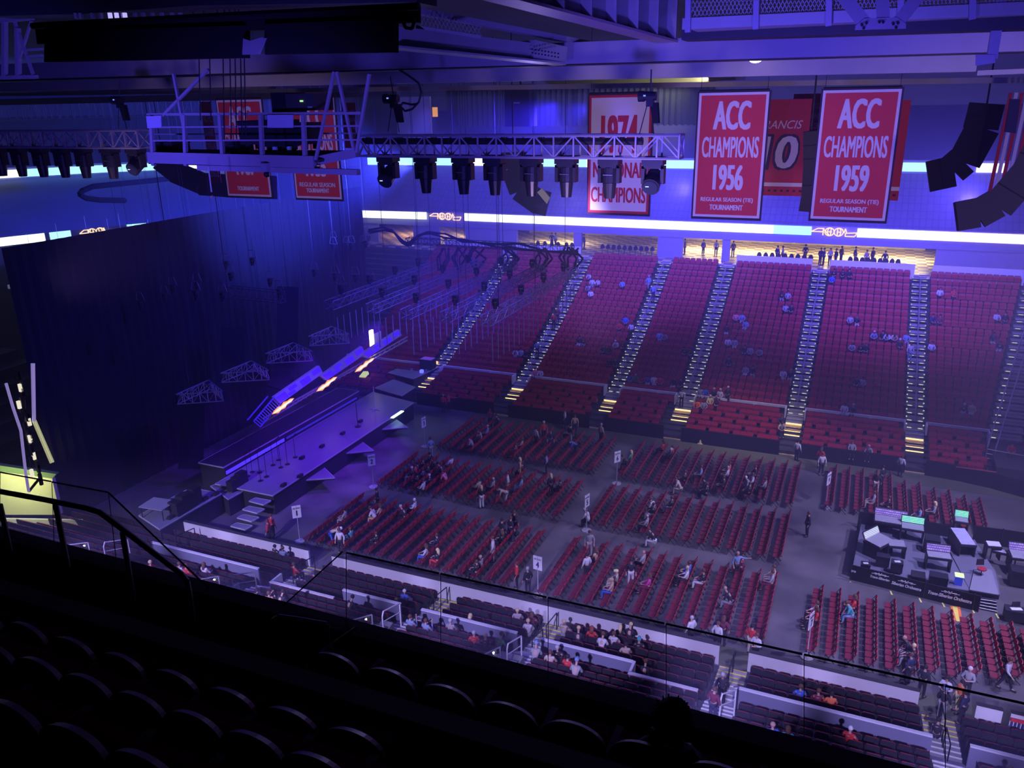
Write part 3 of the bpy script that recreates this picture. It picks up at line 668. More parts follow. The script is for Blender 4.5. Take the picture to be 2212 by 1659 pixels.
# three slanted blue screens with glowing flame logos
BLU1 = M('screen_blue', (.03, .02, .5), .6, 0, (.06, .01, 1), 1.0); BLU2 = M('screen_frame', (.2, .18, .45), .6, 0, (.12, .08, .55), .35)
FL1 = E('flame_orange', (1, .3, .12), 1.6); FL2 = E('flame_core', (1, .8, .5), 2.4)
def scr(p0, p1, p2, p3, lab, flame, fr=True):
    """p0..p3 pixel corners: lower-left, upper-left(top), upper-right(top), lower-right"""
    P = [PX(*p, -40.0) for p in (p0, p1, p2, p3)]; o = P[0].copy(); P = [p-o for p in P]
    t = thing('led_screen', lab, 'led screen', o, 0, 'slanted blue screens over the stage')
    MB().slab(P, (-.25, 0, 0)).obj('frame', BLU2, t)
    def at(u, v): return P[0].lerp(P[3], u).lerp(P[1].lerp(P[2], u), v)
    for a, b, c, d in ((.02, .2, .1, .9), (.22, .36, .1, .45), (.28, .44, .55, .95), (.52, .72, .12, .85), (.8, .98, .4, .95)):
        MB().slab([at(a, c)+Vector((.02, 0, 0)), at(b, c)+Vector((.02, 0, 0)), at(b, d)+Vector((.02, 0, 0)), at(a, d)+Vector((.02, 0, 0))], (.03, 0, 0)).obj('pixel_panel', BLU1, t)
    f = [PX(x, y, -39.6)-o for x, y in flame]
    a, b = f; d = b-a; n = Vector((0, -d.z, d.y)).normalized()
    for k, (w, mt, dx) in enumerate(((.3, FL1, 0), (.13, FL2, .03))):
        pr = [(0, 0), (.12, .5), (.3, .75), (.42, .45), (.55, .95), (.7, .55), (.84, .6), (1, .0), (.86, -.45), (.68, -.3), (.56, -.85), (.4, -.6), (.26, -.9), (.12, -.35)]
        q = [a+d*(.06*k+u*(1-.12*k))+n*(v*w)+Vector((dx, 0, 0)) for u, v in pr]
        MB().slab(q, (.02, 0, 0)).obj('flame_logo', mt, t)
    return t
scr((606, 872), (592, 858), (690, 790), (698, 806), 'nearest slanted blue screen above an orange flame logo', ((587, 895), (635, 860)))
scr((706, 822), (693, 812), (782, 748), (790, 764), 'middle slanted blue screen above an orange flame logo', ((683, 846), (728, 814)))
scr((794, 774), (782, 764), (862, 712), (868, 724), 'farthest slanted blue screen by the far stand stairway', ((766, 804), (809, 773)))
t = thing('screen_end_frame', 'open blue lit end frame sloping down from the nearest slanted screen', 'frame', PX(550, 915, -40))
m = MB(); o = PX(550, 915, -40); a, b = PX(548, 910, -40)-o, PX(592, 858, -40)-o; c, d = PX(562, 922, -40)-o, PX(606, 872, -40)-o
for u in range(13): m.beam(a.lerp(b, u/12), c.lerp(d, u/12), .06)
m.beam(a, b, .08).beam(c, d, .08).beam(a+Vector((-.6, 0, 0)), b+Vector((-.6, 0, 0)), .08)
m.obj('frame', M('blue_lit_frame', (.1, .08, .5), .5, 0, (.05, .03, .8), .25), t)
m = MB()
for p0, p1 in (((565, 915), (705, 830)), ((705, 830), (800, 780)), ((800, 780), (880, 735)), ((566, 905), (880, 728))):
    m.beam(PX(*p0, -40.8)-o, PX(*p1, -40.8)-o, .1)
for i in range(30):
    q = i/30; A = PX(566+314*q, 915-180*q, -40.8)-o; B = PX(566+314*q+8, 905-177*q-6, -40.8)-o; m.beam(A, B, .05)
m.obj('lower_truss', ALU, t)
# ------------------------------------------------------------------ trusses
def truss(p0, p1, w, h, label, name='lighting_truss', mat=ALU, group=None, bay=None, r=.03, cat='truss'):
    p0, p1 = Vector(p0), Vector(p1); L = (p1-p0).length; d = (p1-p0)/L
    side = d.cross(Vector((0, 0, 1))).normalized()
    t = thing(name, label, cat, p0, 0, group); ch = MB(); la = MB(); bay = bay or w
    cs = [side*(a*w/2)+Vector((0, 0, b*h/2)) for a, b in ((-1, -1), (1, -1), (1, 1), (-1, 1))]
    for c in cs: ch.tube(c, d*L+c, r, 6)
    n = max(1, round(L/bay))
    for i in range(n+1):
        s = d*(L*i/n)
        for a, b in ((0, 1), (1, 2), (2, 3), (3, 0)): la.beam(s+cs[a], s+cs[b], r*1.1)
        if i < n:
            e = d*(L*(i+1)/n)
            for a, b in (((0, 3), (1, 2)) if i % 2 else ((3, 0), (2, 1))): la.beam(s+cs[a], e+cs[b], r*.9)
    for s in (0, L): la.beam(d*s+cs[0], d*s+cs[2], r).beam(d*s+cs[1], d*s+cs[3], r)
    ch.obj('chords', mat, t); la.obj('lacing', mat, t)
    return t
TL = ['nearest', 'second', 'third', 'fourth', 'fifth']
TUBEM = M('pixel_tube', (.4, .4, .5), .4); DIMT_ = M('truss_shaded', (.3, .3, .35), .5, .4)  # truss metal copy, its colour darkened to stand for weaker light
tm = MB().tube((0, 0, 0), (0, 0, -1.75), .035, 6).mesh('pixel_tube', TUBEM)
def small_head(p, lab, grp):
    t = thing('moving_head_light', lab, 'stage light', p, 0, grp); t.scale = (.75, .75, .75)
    link('body', SHM[0], t); link('head', SHM[1], t)
SHM = (MB().box((0, 0, .12), (.4, .4, .24)).box((-.22, 0, -.15), (.06, .2, .4)).box((.22, 0, -.15), (.06, .2, .4)).mesh('body', SBLK), MB().tube((0, 0, -.1), (0, -.1, -.6), .2, 8, .15).mesh('head', SBLK))
for i, (a, b) in enumerate((((1048, 694), (1250, 586)), ((960, 686), (1178, 578)), ((874, 680), (1108, 572)), ((800, 667), (1044, 568)), ((710, 660), (930, 575)))):
    p0, p1 = G(*a, 14.0), G(*b, 14.0); p1.x = p0.x
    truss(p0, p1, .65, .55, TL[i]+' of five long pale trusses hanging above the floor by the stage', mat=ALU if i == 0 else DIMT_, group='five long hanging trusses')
    L = p1.y-p0.y
    for k in range(19 if i < 4 else 8):
        y = p0.y+.5+k*(L-1)/18
        tag(link('pixel_tube', tm, None, (p0.x+.2, y, p0.z-.9)), '%s pixel tube from the near end under the %s hanging truss' % (ORD[k], TL[i]), 'light tube', 'pixel tubes under the hanging trusses')
    for k in range(4): small_head((p0.x, p0.y+1.5+k*(L-3)/3.2, p0.z+.85), 'dark stage light, %s along the top of the %s hanging truss' % (ORD[k], TL[i]), 'lights on the long hanging trusses')
    m = MB()
    for k in range(3): m.tube((p0.x, p0.y+2+k*(L-4)/2, p0.z+.3), (p0.x, p0.y+2+k*(L-4)/2, 29.5), .02, 4)
    tag(m.obj('hanging_chains', SBLK), 'hoist chains holding the %s hanging truss' % TL[i], 'chain')
# dark cross truss with cable bundles along the far side of the rig
p0, p1 = PY(905, 512, 62), PY(1255, 548, 62)
truss((p0.x, 60, p0.z), (p1.x, 60, p0.z), .6, .5, 'dark cross truss running along the far edge of the rig with cables', mat=SBLK)
t = thing('cable_bundle', 'thick black cable bundle drooping over the dark cross truss', 'cables', (0, 0, 0)); m = MB()
P = [PY(x, y, 61) for x, y in ((798, 500), (830, 492), (850, 500), (868, 520), (885, 528), (905, 508), (925, 505), (960, 510), (1000, 522), (1060, 530), (1120, 532), (1180, 540), (1250, 545))]
for k in range(4): m.path([p+Vector((random.uniform(-.15, .15), 0, random.uniform(-.25, .25))) for p in P], .07)
m.obj('cables', SBLK, t); m = MB()
for x in (958, 1000, 1032, 1098, 1168, 1236):
    a = PY(x, 535, 61); b = PY(x-4, 585, 60)
    for k in range(5): m.path([a+Vector((random.uniform(-.6, .6), 0, 0)), a.lerp(b, .45)+Vector((random.uniform(-1.1, 1.1), 0, 0)), b+Vector((random.uniform(-.3, .3), 0, 0))], .08)
m.obj('drooping_loops', SBLK, t)
# triangular truss pods above the stage
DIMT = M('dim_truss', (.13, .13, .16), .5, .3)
def pod(front, depth, h, lab, Z):
    a, b = G(*front[0], Z), G(*front[1], Z); t = thing('truss_pod', lab, 'truss', a, 0, 'triangular truss pods above the stage')
    c = (a+b)/2+Vector((-depth*.35, depth*.6, .0))-a; b2 = b-a; m = MB(); up = Vector((0, 0, h)); z = Vector()
    for p, q in ((z, b2), (b2, c), (c, z)):
        m.beam(p, q, .06).beam(p+up, q+up, .06)
        for k in range(7):
            s = p.lerp(q, k/6); m.beam(s, s+up, .04)
            if k < 6: m.beam(s+(up if k % 2 else z), p.lerp(q, (k+1)/6)+(z if k % 2 else up), .03)
    for k in range(1, 6): m.beam(up+b2*(k/6), up+c.lerp(b2 if k > 2 else z, .2)+b2*0, .03)
    m.obj('frame', M('pod_truss', (.5, .5, .58), .45, .3), t)
    m = MB()
    for p in (z, b2, c): m.tube(p+up, p+up+Vector((0, 0, 9)), .015, 4)
    m.obj('hang_wires', SBLK, t)
pod(((383, 873), (484, 866)), 4, .7, 'nearest triangular truss pod hanging over the near stage', 7)
pod(((478, 826), (583, 820)), 4, .7, 'second triangular truss pod, half hidden behind a dark speaker hang', 7)
pod(((575, 785), (676, 779)), 4, .8, 'third triangular truss pod near the stage middle', 7)
pod(((668, 747), (756, 741)), 4, .8, 'farthest triangular truss pod, tinted blue at its corners', 7.5)
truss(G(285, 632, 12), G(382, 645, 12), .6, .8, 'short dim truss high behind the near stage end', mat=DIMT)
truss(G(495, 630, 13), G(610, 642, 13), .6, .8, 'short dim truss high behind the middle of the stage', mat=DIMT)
rr = random.Random(4)
XS_ = sorted(rr.uniform(240, 840) for _ in range(46))
for i in range(46):
    x = XS_[i]; y = rr.uniform(520, 640)-(x-500)*.08; z = rr.uniform(13, 15)
    p = G(x, y, z)
    t = thing('moving_head_light', 'small rig light in the dark cluster over the stage, %s from %s' % (ORD[min(i, 45-i)], 'left' if i < 23 else 'right'), 'stage light', p, 0, 'dark cluster of rig lights over the stage')
    link('body', SHM[0], t); link('head', SHM[1], t); t.scale = (.7, .7, .7); MB().beam((-.5, 0, .3), (.5, .1, .3), .05).beam((-.5, 0, .3), (-.3, 0, 1.1), .05).beam((.5, .1, .3), (.3, 0, 1.1), .05).beam((-.3, 0, 1.1), (.3, 0, 1.1), .05).obj('bracket', M('truss_shaded', (.3, .3, .35), .5, .4), t)
    MB().tube((0, 0, .24), (0, 0, (30-p.z)/.7), .016, 4).obj('hang_cable', DIMT, t)
for i, (x, y) in enumerate(sorted(((28, 622), (45, 618), (147, 624), (105, 648), (78, 600), (175, 605), (200, 615), (135, 563), (200, 567), (245, 555), (270, 550), (330, 545), (390, 550), (285, 610)))):
    p = PX(x, y, -60)
    tag(MB().tube((0, 0, 0), (0, 0, .25), .35, 10).tube((0, 0, .25), (0, 0, 3+.3*(i % 4)), .015, 4).obj('house_lamp', M('dim_lamp', (.35, .35, .5), .5, 0, (.3, .3, .6), .3), None, p), 'small dim hanging lamp, %s from left over the dark left end' % ORD[i], 'lamp', 'dim lamps over the left end')
# speaker array hung over the stage and the light towers at far left
def line_array(path, w, h, d, lab, mat=SBLK, n=None):
    o = Vector(path[0]); t = thing('line_array_speaker', lab, 'speaker array', o); L = [0]
    for a, b in zip(path, path[1:]): L.append(L[-1]+(Vector(b)-Vector(a)).length)
    h = min(h, L[-1]/6); n = n or max(6, int(L[-1]/h)); h = L[-1]/n
    for i in range(n):
        s = L[-1]*(i+.5)/n; k = max(j for j in range(len(L)-1) if L[j] <= s); u = (s-L[k])/(L[k+1]-L[k])
        p = Vector(path[k]).lerp(Vector(path[k+1]), u); dr = (Vector(path[k+1])-Vector(path[k])).normalized()
        vw = (p-EYE).normalized(); nn = dr.cross(vw).normalized(); dd = dr.cross(nn)*d; a = p-o-dr*(h*.56)-nn*(w/2)-dd/2; MB().slab([a, a+nn*w, a+nn*w+dr*(h*1.08), a+dr*(h*1.08)], dd).obj('cabinet', mat, t)
    MB().tube(path[0]-o if isinstance(path[0], Vector) else (0, 0, 0), Vector((0, 0, 29.5-o.z)), .03, 5).obj('chain', SBLK, t)
    return t
GRL = M('array_grille', (.012, .012, .02), .8)
line_array([PX(x, y, -43) for x, y in ((503, 708), (503, 745), (505, 785))], 1.7, .35, .7, 'speaker array with a pale top bar above the near stage', GRL)
line_array([PX(x, y, -43) for x, y in ((622, 620), (620, 740), (612, 800), (600, 840))], 1.7, .4, .8, 'tall dark speaker array hanging in front of the stage middle', GRL)
line_array([PX(x, y, -43) for x, y in ((415, 870), (415, 930), (412, 1010))], 1.7, .4, .8, 'dark speaker array at the near end of the stage', GRL)
line_array([PY(x, y, 40) for x, y in ((1108, 330), (1110, 370), (1125, 410), (1160, 435), (1180, 440))], 1.25, .36, .7, 'curved speaker array hanging behind the ceiling truss near the 1974 banner', GRL)
tag(MB().slab([(0, 0, 0), (.5, 0, -.55), (.65, 0, -.25), (.25, 0, .2)], (0, -.1, 0)).obj('array_painted_glow', M('painted_yellow_light', (.8, .8, .3), .5), None, PY(1162, 415, 38)), 'yellow lit side plate at the foot of the curved speaker array', 'plate')  # yellow light on the array, put into this plate's colour
line_array([PY(x, y, 34) for x, y in ((2132, 225), (2115, 290), (2088, 340), (2050, 372), (2005, 382))], 1.1, .38, .8, 'curved speaker array hanging right of the 1959 banner', GRL)
line_array([PY(x, y, 20) for x, y in ((2260, 300), (2222, 370), (2170, 430), (2120, 458), (2066, 468))], .62, .36, .8, 'big dark speaker array cut by the right picture edge', GRL)
line_array([PY(x, y, 44) for x, y in ((352, 350), (385, 375), (440, 398), (500, 402), (590, 405))], 1.5, .45, .8, 'long curved speaker array sweeping behind the ceiling gondola', GRL)
# light towers with hanging strips at far left
t = thing('light_column', 'pale bent light strip hanging at the far left', 'light strip', PX(70, 785, -33))
o = PX(70, 785, -33); S1 = M('strip_pale', (.6, .55, .9), .5, 0, (.45, .35, .9), .5); S2_ = M('strip_yellow', (.7, .7, .5), .5, 0, (.7, .7, .4), .5)
m = MB().path([PX(69, 785, -33)-o, PX(72, 910, -33)-o], .05).path([PX(73, 785, -33)-o, PX(75, 910, -33)-o], .05); m.obj('upper_strip', S1, t)
m = MB().path([PX(72, 910, -33)-o, PX(110, 1000, -33)-o], .05).path([PX(76, 908, -33)-o, PX(115, 998, -33)-o], .05); m.obj('lower_strip', S2_, t)
o = PX(60, 1060, -33); t = thing('light_tower', 'narrow light tower of glittering fixtures bending down at the far left', 'light tower', o)
MB().path([PX(x, y, -33)-o for x, y in ((13, 828), (28, 880), (45, 930), (53, 1000), (56, 1025), (62, 1062))], .06).obj('left_spar', S1, t)
MB().path([PX(x, y, -33.2)-o for x, y in ((42, 805), (52, 870), (56, 940), (74, 990), (88, 1030), (62, 1062))], .06).obj('right_spar', DIMT, t)
for i in range(26):
    u = i/25; x = 36+44*u+rr.uniform(-9, 9); y = 810+230*u
    MB().box((0, 0, 0), (.12, .12, .35)).obj('fixture', E('tower_glint', (1, .9, .75), .9) if i % 4 == 3 else DIMT, t, PX(x, y, -33)-o)
# black drape wall behind the stage
m = MB(); n = 100
for i in range(n):
    y0 = 32.4+38.6*i/n; y1 = 32.4+38.6*(i+1)/n; xa, xb = (-46.96, -47.04) if i % 2 else (-47.04, -46.96)
    m.poly([(xa, y0, -.3), (xb, y1, -.3), (xb, y1, 18.4), (xa, y0, 18.4)])
tag(m.obj('stage_backdrop_drape', BLACKD), 'huge black drape hanging behind the whole stage', 'drape')
# backstage room with cream wall at far left and cluttered tables
# ------------------------------------------------------------------ roof steel and hanging things near the camera
def bbar(a, b, Y, hpx, dep, Y2=None):
    """bar whose near face shows as a band hpx tall between two sight lines on the plane Y"""
    p, q = PY(*a, Y), PY(*b, Y2 or Y); h = hpx*(p-EYE).dot(AF)/F
    return p, q, h, dep
def beam_thing(name, label, spans, mat=STEEL, cat='beam', group=None):
    o = spans[0][0].copy(); t = thing(name, label, cat, o, 0, group)
    for nm, p, q, w, h in spans[1:]: MB().beam(p-o, q-o, w, h).obj(nm, mat, t)
    return t
def ibeam(a, b, Y, hpx, dep, label, mat=STEEL, Y2=None, group='horizontal roof beams'):
    p, q, h, d = bbar(a, b, Y, hpx, dep, Y2); o = p.copy(); t = thing('roof_beam', label, 'beam', o, 0, group)
    up = Vector((0, 0, 1)); MB().beam(p-o, q-o, .03, h).obj('web', mat, t)
    MB().beam(p-o+up*h/2, q-o+up*h/2, d, .04).obj('top_flange', mat, t); MB().beam(p-o-up*h/2, q-o-up*h/2, d, .04).obj('bottom_flange', mat, t)
    return t
def sol(a, b, Y, hpx, dep, label, mat=STEEL, name='roof_beam', group='horizontal roof beams', cat='beam', Y2=None):
    p, q, h, d = bbar(a, b, Y, hpx, dep, Y2); o = p.copy()
    return tag(MB().beam(p-o, q-o, d, h).obj(name, mat, None, o), label, cat, group)
BSTEEL = M('blue_lit_steel', (.4, .38, .5), .4, noise=.1, nscale=1.5)
sol((-60, 158), (2260, 82), 20, 30, .4, 'long flat roof beam in bright blue light crossing the whole picture', BSTEEL)
sol((-60, 188), (2110, 135), 22, 22, .3, 'pale roof beam just under the bright blue beam', STEEL)
sol((-60, 176), (2260, 107), 20.2, 6, .5, 'thin dark channel between the two long roof beams', SBLK)
sol((1480, 70), (2260, 42), 17, 34, .6, 'dark duct strip above the long blue beam at upper right', M('dark_duct', (.05, .05, .06), .6))
sol((1475, 52), (2260, 16), 15, 22, .1, 'toe board of the mesh catwalk at upper right', STEEL)
sol((2110, 158), (2260, 152), 22, 10, .2, 'thin pipe at the right end of the pale beam', STEEL)
sol((-40, 205), (2260, 172), 34, 7, .3, 'thin far roof rail running above the banners', STEEL)
sol((-40, 222), (860, 200), 40, 12, .3, 'shadowy far roof beam at upper left', STEEL)
sol((-40, 192), (600, 182), 30, 16, .3, 'pale sloping roof beam at upper left', STEEL)
# mesh catwalk upper right
o = PY(1480, 0, 15); t = thing('catwalk', 'mesh sided catwalk crossing the upper right corner', 'catwalk', o); m = MB()
for i in range(90):
    x = 1480+i*8.6; m.beam(PY(x, 38-(x-1480)*.045, 15)-o, PY(x+26, -16-(x-1480)*.045, 15)-o, .012).beam(PY(x+26, 38-(x-1480)*.045, 15)-o, PY(x, -16-(x-1480)*.045, 15)-o, .012)
m.obj('mesh_panel', STEEL, t)
for x in (1486, 1633, 1790, 1945, 2100): y = (x-1480)*.045; MB().beam(PY(x, 70-y, 14.9)-o, PY(x+2, -30-y, 14.9)-o, .09).obj('post', BSTEEL, t)
MB().rng(0, 8, .1, 1.2, -.42, -.37).obj('floor_grate', STEEL, t)
# bolted gusset with three struts
o = PY(1902, 52, 13.5); t = thing('roof_gusset', 'bolted steel plate where two diagonal struts meet under the roof', 'steel joint', o)
MB().slab([PY(x, y, 13.5)-o for x, y in ((1847, 65), (1957, 62), (1957, 52), (1938, 38), (1868, 40), (1848, 56))], (0, -.05, 0)).obj('plate', BSTEEL, t)
for a, b in (((1812, -20), (1868, 50)), ((1998, -25), (1940, 48)), ((1905, -20), (1908, 40))): MB().beam(PY(*a, 13.55)-o, PY(*b, 13.55)-o, .17).obj('strut', BSTEEL, t)
for i, (x, y) in enumerate(((1862, 54), (1872, 50), (1866, 61), (1900, 48), (1908, 48), (1930, 52), (1940, 50), (1936, 60))):
    c = PY(x, y, 13.44)-o; MB().tube(c, c+Vector((0, -.03, 0)), .02, 6).obj('bolt', SBLK, t)
# right hanger
o = PY(2142, 128, 17); t = thing('roof_hanger', 'vertical hanger with a side brace at the upper right edge', 'steel hanger', o)
MB().beam(PY(2165, -20, 17)-o, Vector(), .16).obj('post', BSTEEL, t); MB().beam(PY(2230, -10, 17)-o, PY(2162, 45, 17)-o, .05).obj('brace', BSTEEL, t)
MB().slab([PY(x, y, 16.9)-o for x, y in ((2108, 118), (2150, 118), (2150, 136), (2108, 142))], (0, .05, 0)).obj('foot_plate', BSTEEL, t)
# plate girder running away from the camera, with stiffeners
A, B = PY(1448, 92, 20), PY(1095, 0, 13); dirv = (B-A)
o = A.copy(); t = thing('plate_girder', 'deep bolted plate girder slanting down towards the centre of the roof', 'beam', o)
up = Vector((0, 0, 1)); MB().beam(Vector(), dirv*1.15, .5, .05).obj('bottom_flange', M('warm_flange', (.55, .42, .45), .5), t)
MB().slab([Vector((0, 0, 0)), dirv*1.15, dirv*1.15+up*1.2, up*1.2], (.04, 0, 0)).obj('web', STEEL, t)
for i in range(7): q = dirv*(i*.15+.05); MB().slab([q, q+Vector((.25, 0, 0)), q+Vector((.25, 0, 1.1)), q+up*1.1], (0, .05, 0)).obj('stiffener', STEEL, t)
for i in range(4): q = dirv*(i*.2+.25); MB().beam(q+up*.5, q+Vector((-2.2, .3, .55)), .12, .1).obj('side_arm', M('dark_arm', (.1, .1, .14), .5), t)
# diagonal brace tubes
o = PY(1207, 120, 19.5); t = thing('diagonal_brace', 'wide diagonal brace meeting the blue beam at a bolted splice', 'beam', o)
MB().beam(PY(845, 80, 15)-o, Vector(), .4, .36).obj('tube', STEEL, t); MB().beam(PY(845, 102, 14.8)-o, PY(1207, 138, 19.3)-o, .5, .04).obj('bottom_flange', STEEL, t)
MB().beam(PY(1140, 108, 18.4)-o, PY(1210, 122, 19.3)-o, .44, .4).obj('splice_plate', STEEL, t)
m = MB()
for i in range(9):
    for j in range(2): c = PY(1150+7*i, 106+8*j+i*1.2, 18.1)-o; m.box(c, (.03, .03, .03))
m.obj('bolt_rows', SBLK, t)
sol((900, 24), (1300, 100), 15.5, 12, .2, 'slim diagonal rail above the wide brace', STEEL, group=None, Y2=21)
o = PY(905, 45, 15.6); t = thing('service_platform', 'small mesh platform beside the black drape', 'platform', o); m = MB()
for i in range(16):
    x = 900+i*8.5; y = 26+i*1.8; m.beam(PY(x, y, 15.6)-o, PY(x+14, y+28, 15.6)-o, .01).beam(PY(x+14, y, 15.6)-o, PY(x, y+28, 15.6)-o, .01)
m.obj('mesh', STEEL, t); MB().beam(PY(900, 58, 15.6)-o, PY(1040, 80, 15.6)-o, .06).obj('rail', STEEL, t)
# small cross pieces under the beams at centre
for i, (a, b, h) in enumerate((((960, 150), (1200, 148), 5), ((1100, 153), (1200, 158), 12), ((962, 115), (970, 160), 9), ((1095, 125), (1102, 150), 9))):
    sol(a, b, 22.5, h, .1, ['long thin rail', 'short box rail', 'left drop bar', 'right drop bar'][i]+' under the bright beam near the centre', STEEL, 'roof_bracket', 'small roof brackets', 'bracket')
# warm lamp
o = PY(1632, 130, 21); t = thing('ceiling_lamp', 'single warm glowing lamp under the blue roof beam at upper right', 'lamp', o)
MB().ball((0, 0, 0), .14, 10, 6, .45).obj('bulb', E('lamp_glow', (1, .72, .62), 9), t); MB().box((.0, 0, .1), (.4, .2, .06)).obj('housing', STEEL, t)
# rolled black masking drape with its rail at top left
o = PY(75, 50, 9); t = thing('masking_drape', 'wide black masking panel with a top rail hanging at upper left', 'drape', o)
MB().slab([PY(x, y, 9)-o for x, y in ((97, 68), (95, 134), (527, 125), (527, 55))], (0, .12, 0)).obj('left_panel', BLACKD, t)
MB().slab([PY(x, y, 9)-o for x, y in ((571, 52), (572, 118), (850, 113), (850, 40))], (0, .12, 0)).obj('right_panel', BLACKD, t)
MB().slab([PY(x, y, 9.05)-o for x, y in ((75, 58), (80, 95), (440, 70), (900, 48), (900, 12), (420, 32), (75, 50))], (0, .1, 0)).obj('valance', BLACKD, t)
MB().tube(PY(70, 56, 8.9)-o, PY(905, 14, 8.9)-o, .045, 8).obj('top_rail', SBLK, t)
MB().slab([PY(x, y, 8.95)-o for x, y in ((525, 83), (523, 118), (557, 117), (571, 82), (566, 80), (540, 88))], (0, .05, 0)).obj('white_bracket', BSTEEL, t)
m = MB(); m.path([PY(x, y, 8.9)-o for x, y in ((872, 20), (868, 40), (876, 60), (890, 62), (896, 45), (880, 30))], .02); m.obj('cable_coil', SBLK, t)
o = PY(0, 0, 11); t = thing('dark_catwalk', 'nearly black catwalk underside across the top left corner', 'catwalk', o)
MB().slab([PY(x, y, 11)-o for x, y in ((-30, -20), (-30, 35), (180, 30), (420, 12), (900, 5), (900, -20))], (0, .6, 0)).obj('underside', M('near_black_steel', (.03, .03, .04), .6), t)
MB().beam(PY(100, 66, 11)-o, PY(420, 60, 11)-o, .05, .06).obj('pale_rail', STEEL, t); MB().beam(PY(440, 55, 11)-o, PY(900, 22, 11)-o, .05, .07).obj('pale_rail', STEEL, t)
for i, x in enumerate((165, 175, 200, 218, 238, 252, 262, 270, 292, 310, 330, 350, 372, 390)):
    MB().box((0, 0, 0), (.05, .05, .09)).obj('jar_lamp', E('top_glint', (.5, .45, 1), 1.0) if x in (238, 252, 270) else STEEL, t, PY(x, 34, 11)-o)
# left wall truss
o = PY(35, 165, 14); t = thing('wall_truss', 'tall braced steel frame at the upper left edge', 'truss', o)
for a, b, w in (((10, 40), (10, 165), .1), ((30, 42), (75, 170), .06), ((68, 45), (38, 140), .05), ((38, 60), (40, 168), .1), ((-10, 168), (80, 166), .08), ((60, 108), (92, 106), .05), ((60, 122), (92, 120), .05), ((-10, 45), (70, 38), .1)):
    MB().beam(PY(*a, 14)-o, PY(*b, 14)-o, w).obj('member', BSTEEL, t)
# gondola (camera basket) hanging at left centre
GY = 13.0; o = PY(550, 340, GY); t = thing('ceiling_gondola', 'railed steel gondola hanging in front of the left banners', 'gondola', o)
def gb(a, b, w, nm, mat=BSTEEL, Y=GY, h=None): return MB().beam(PY(*a, Y)-o, PY(*b, Y)-o, w, h).obj(nm, mat, t)
gb((322, 340), (680, 350), .1, 'fascia', h=.22); gb((430, 362), (775, 372), .12, 'lower_beam', h=.1); gb((322, 352), (690, 362), .04, 'fascia_lip', SBLK)
gb((318, 247), (780, 244), .04, 'top_rail'); gb((322, 275), (780, 272), .03, 'mid_rail'); gb((326, 304), (780, 302), .03, 'low_rail')
for a, b in ((326, 332), (398, 402), (475, 483), (563, 568), (655, 660)): gb((a, 247), (b, 358), .07, 'post')
for a, b in ((330, 335), (400, 405), (480, 485), (568, 570), (655, 657), (770, 772)): gb((a, 250), (b, 325), .04, 'rear_post', Y=GY+1.3)
gb((320, 249), (780, 246), .03, 'rear_rail', Y=GY+1.3); gb((320, 290), (780, 288), .03, 'rear_rail', Y=GY+1.3)
MB().slab([PY(x, y, Y)-o for x, y, Y in ((322, 335, GY), (690, 345, GY), (770, 325, GY+1.3), (330, 322, GY+1.3))], (0, 0, -.05)).obj('floor', M('gondola_floor', (.06, .06, .08), .7), t)
gb((682, 348), (770, 330), .08, 'end_beam', Y=GY+.2, h=.16)
for a, b in (((450, 150), (352, 250)), ((375, 160), (398, 280)), ((722, 155), (682, 345)), ((728, 155), (768, 340)), ((798, 160), (770, 330))): gb(a, b, .05, 'hanger_strut')
gb((320, 251), (350, 274), .02, 'white_sign', WHITE) if 0 else MB().slab([PY(x, y, GY-.05)-o for x, y in ((317, 251), (349, 250), (350, 275), (320, 277))], (0, -.02, 0)).obj('pale_sign', M('sign_blue_white', (.6, .6, .9), .5), t)
MB().slab([PY(x, y, GY-.05)-o for x, y in ((579, 248), (634, 248), (634, 276), (579, 276))], (0, -.02, 0)).obj('pale_sign', M('sign_blue_white', (.6, .6, .9), .5), t)
o2 = PY(575, 365, GY-.1); d = thing('dome_camera', 'small dome camera under the gondola', 'camera', o2)
MB().box((0, 0, .03), (.14, .14, .16)).obj('housing', BSTEEL, d); MB().ball((0, 0, -.1), .06).obj('dome', SBLK, d)
for i, (x, y, w, h) in enumerate(((560, 300, .5, .55), (610, 305, .55, .6), (660, 300, .45, .5), (520, 315, .3, .3), (375, 315, .5, .3))):
    c = case(PY(x, y+22, GY+.6), (w, .5, h), 'black equipment box, %s inside the hanging gondola' % ORD[i])
pj = thing('projector', 'bulky dark projector with a tiny green light above the gondola', 'projector', PY(662, 222, GY+.5))
MB().rng(-.45, .4, -.3, .3, -.14, .16).obj('body', M('dark_grey', (.06, .06, .07), .5), pj); MB().rng(-.56, -.25, -.33, .33, -.17, .19).obj('lens_hood', SBLK, pj)
MB().box((.12, -.31, .03), (.07, .01, .03)).obj('indicator', E('green_led', (.4, .8, .3), 1.2), pj); MB().box((.3, -.31, -.08), (.1, .01, .03)).obj('plate', BSTEEL, pj)
for i, x in enumerate((430, 453, 482, 497, 508, 520, 528)): 
    m = MB().tube((PY(x, 125, 12.5).x, 12.5, 30), PY(x, 125, 12.5), .012, 5).tube(PY(x, 125, 12.5), PY(x+3, 300 if i > 1 else 260, 12.5), .012, 5)
    tag(m.obj('hoist_chain', SBLK), 'thin chain, %s from left, dropping through the gondola' % ORD[i], 'chain', 'chains dropping through the gondola')
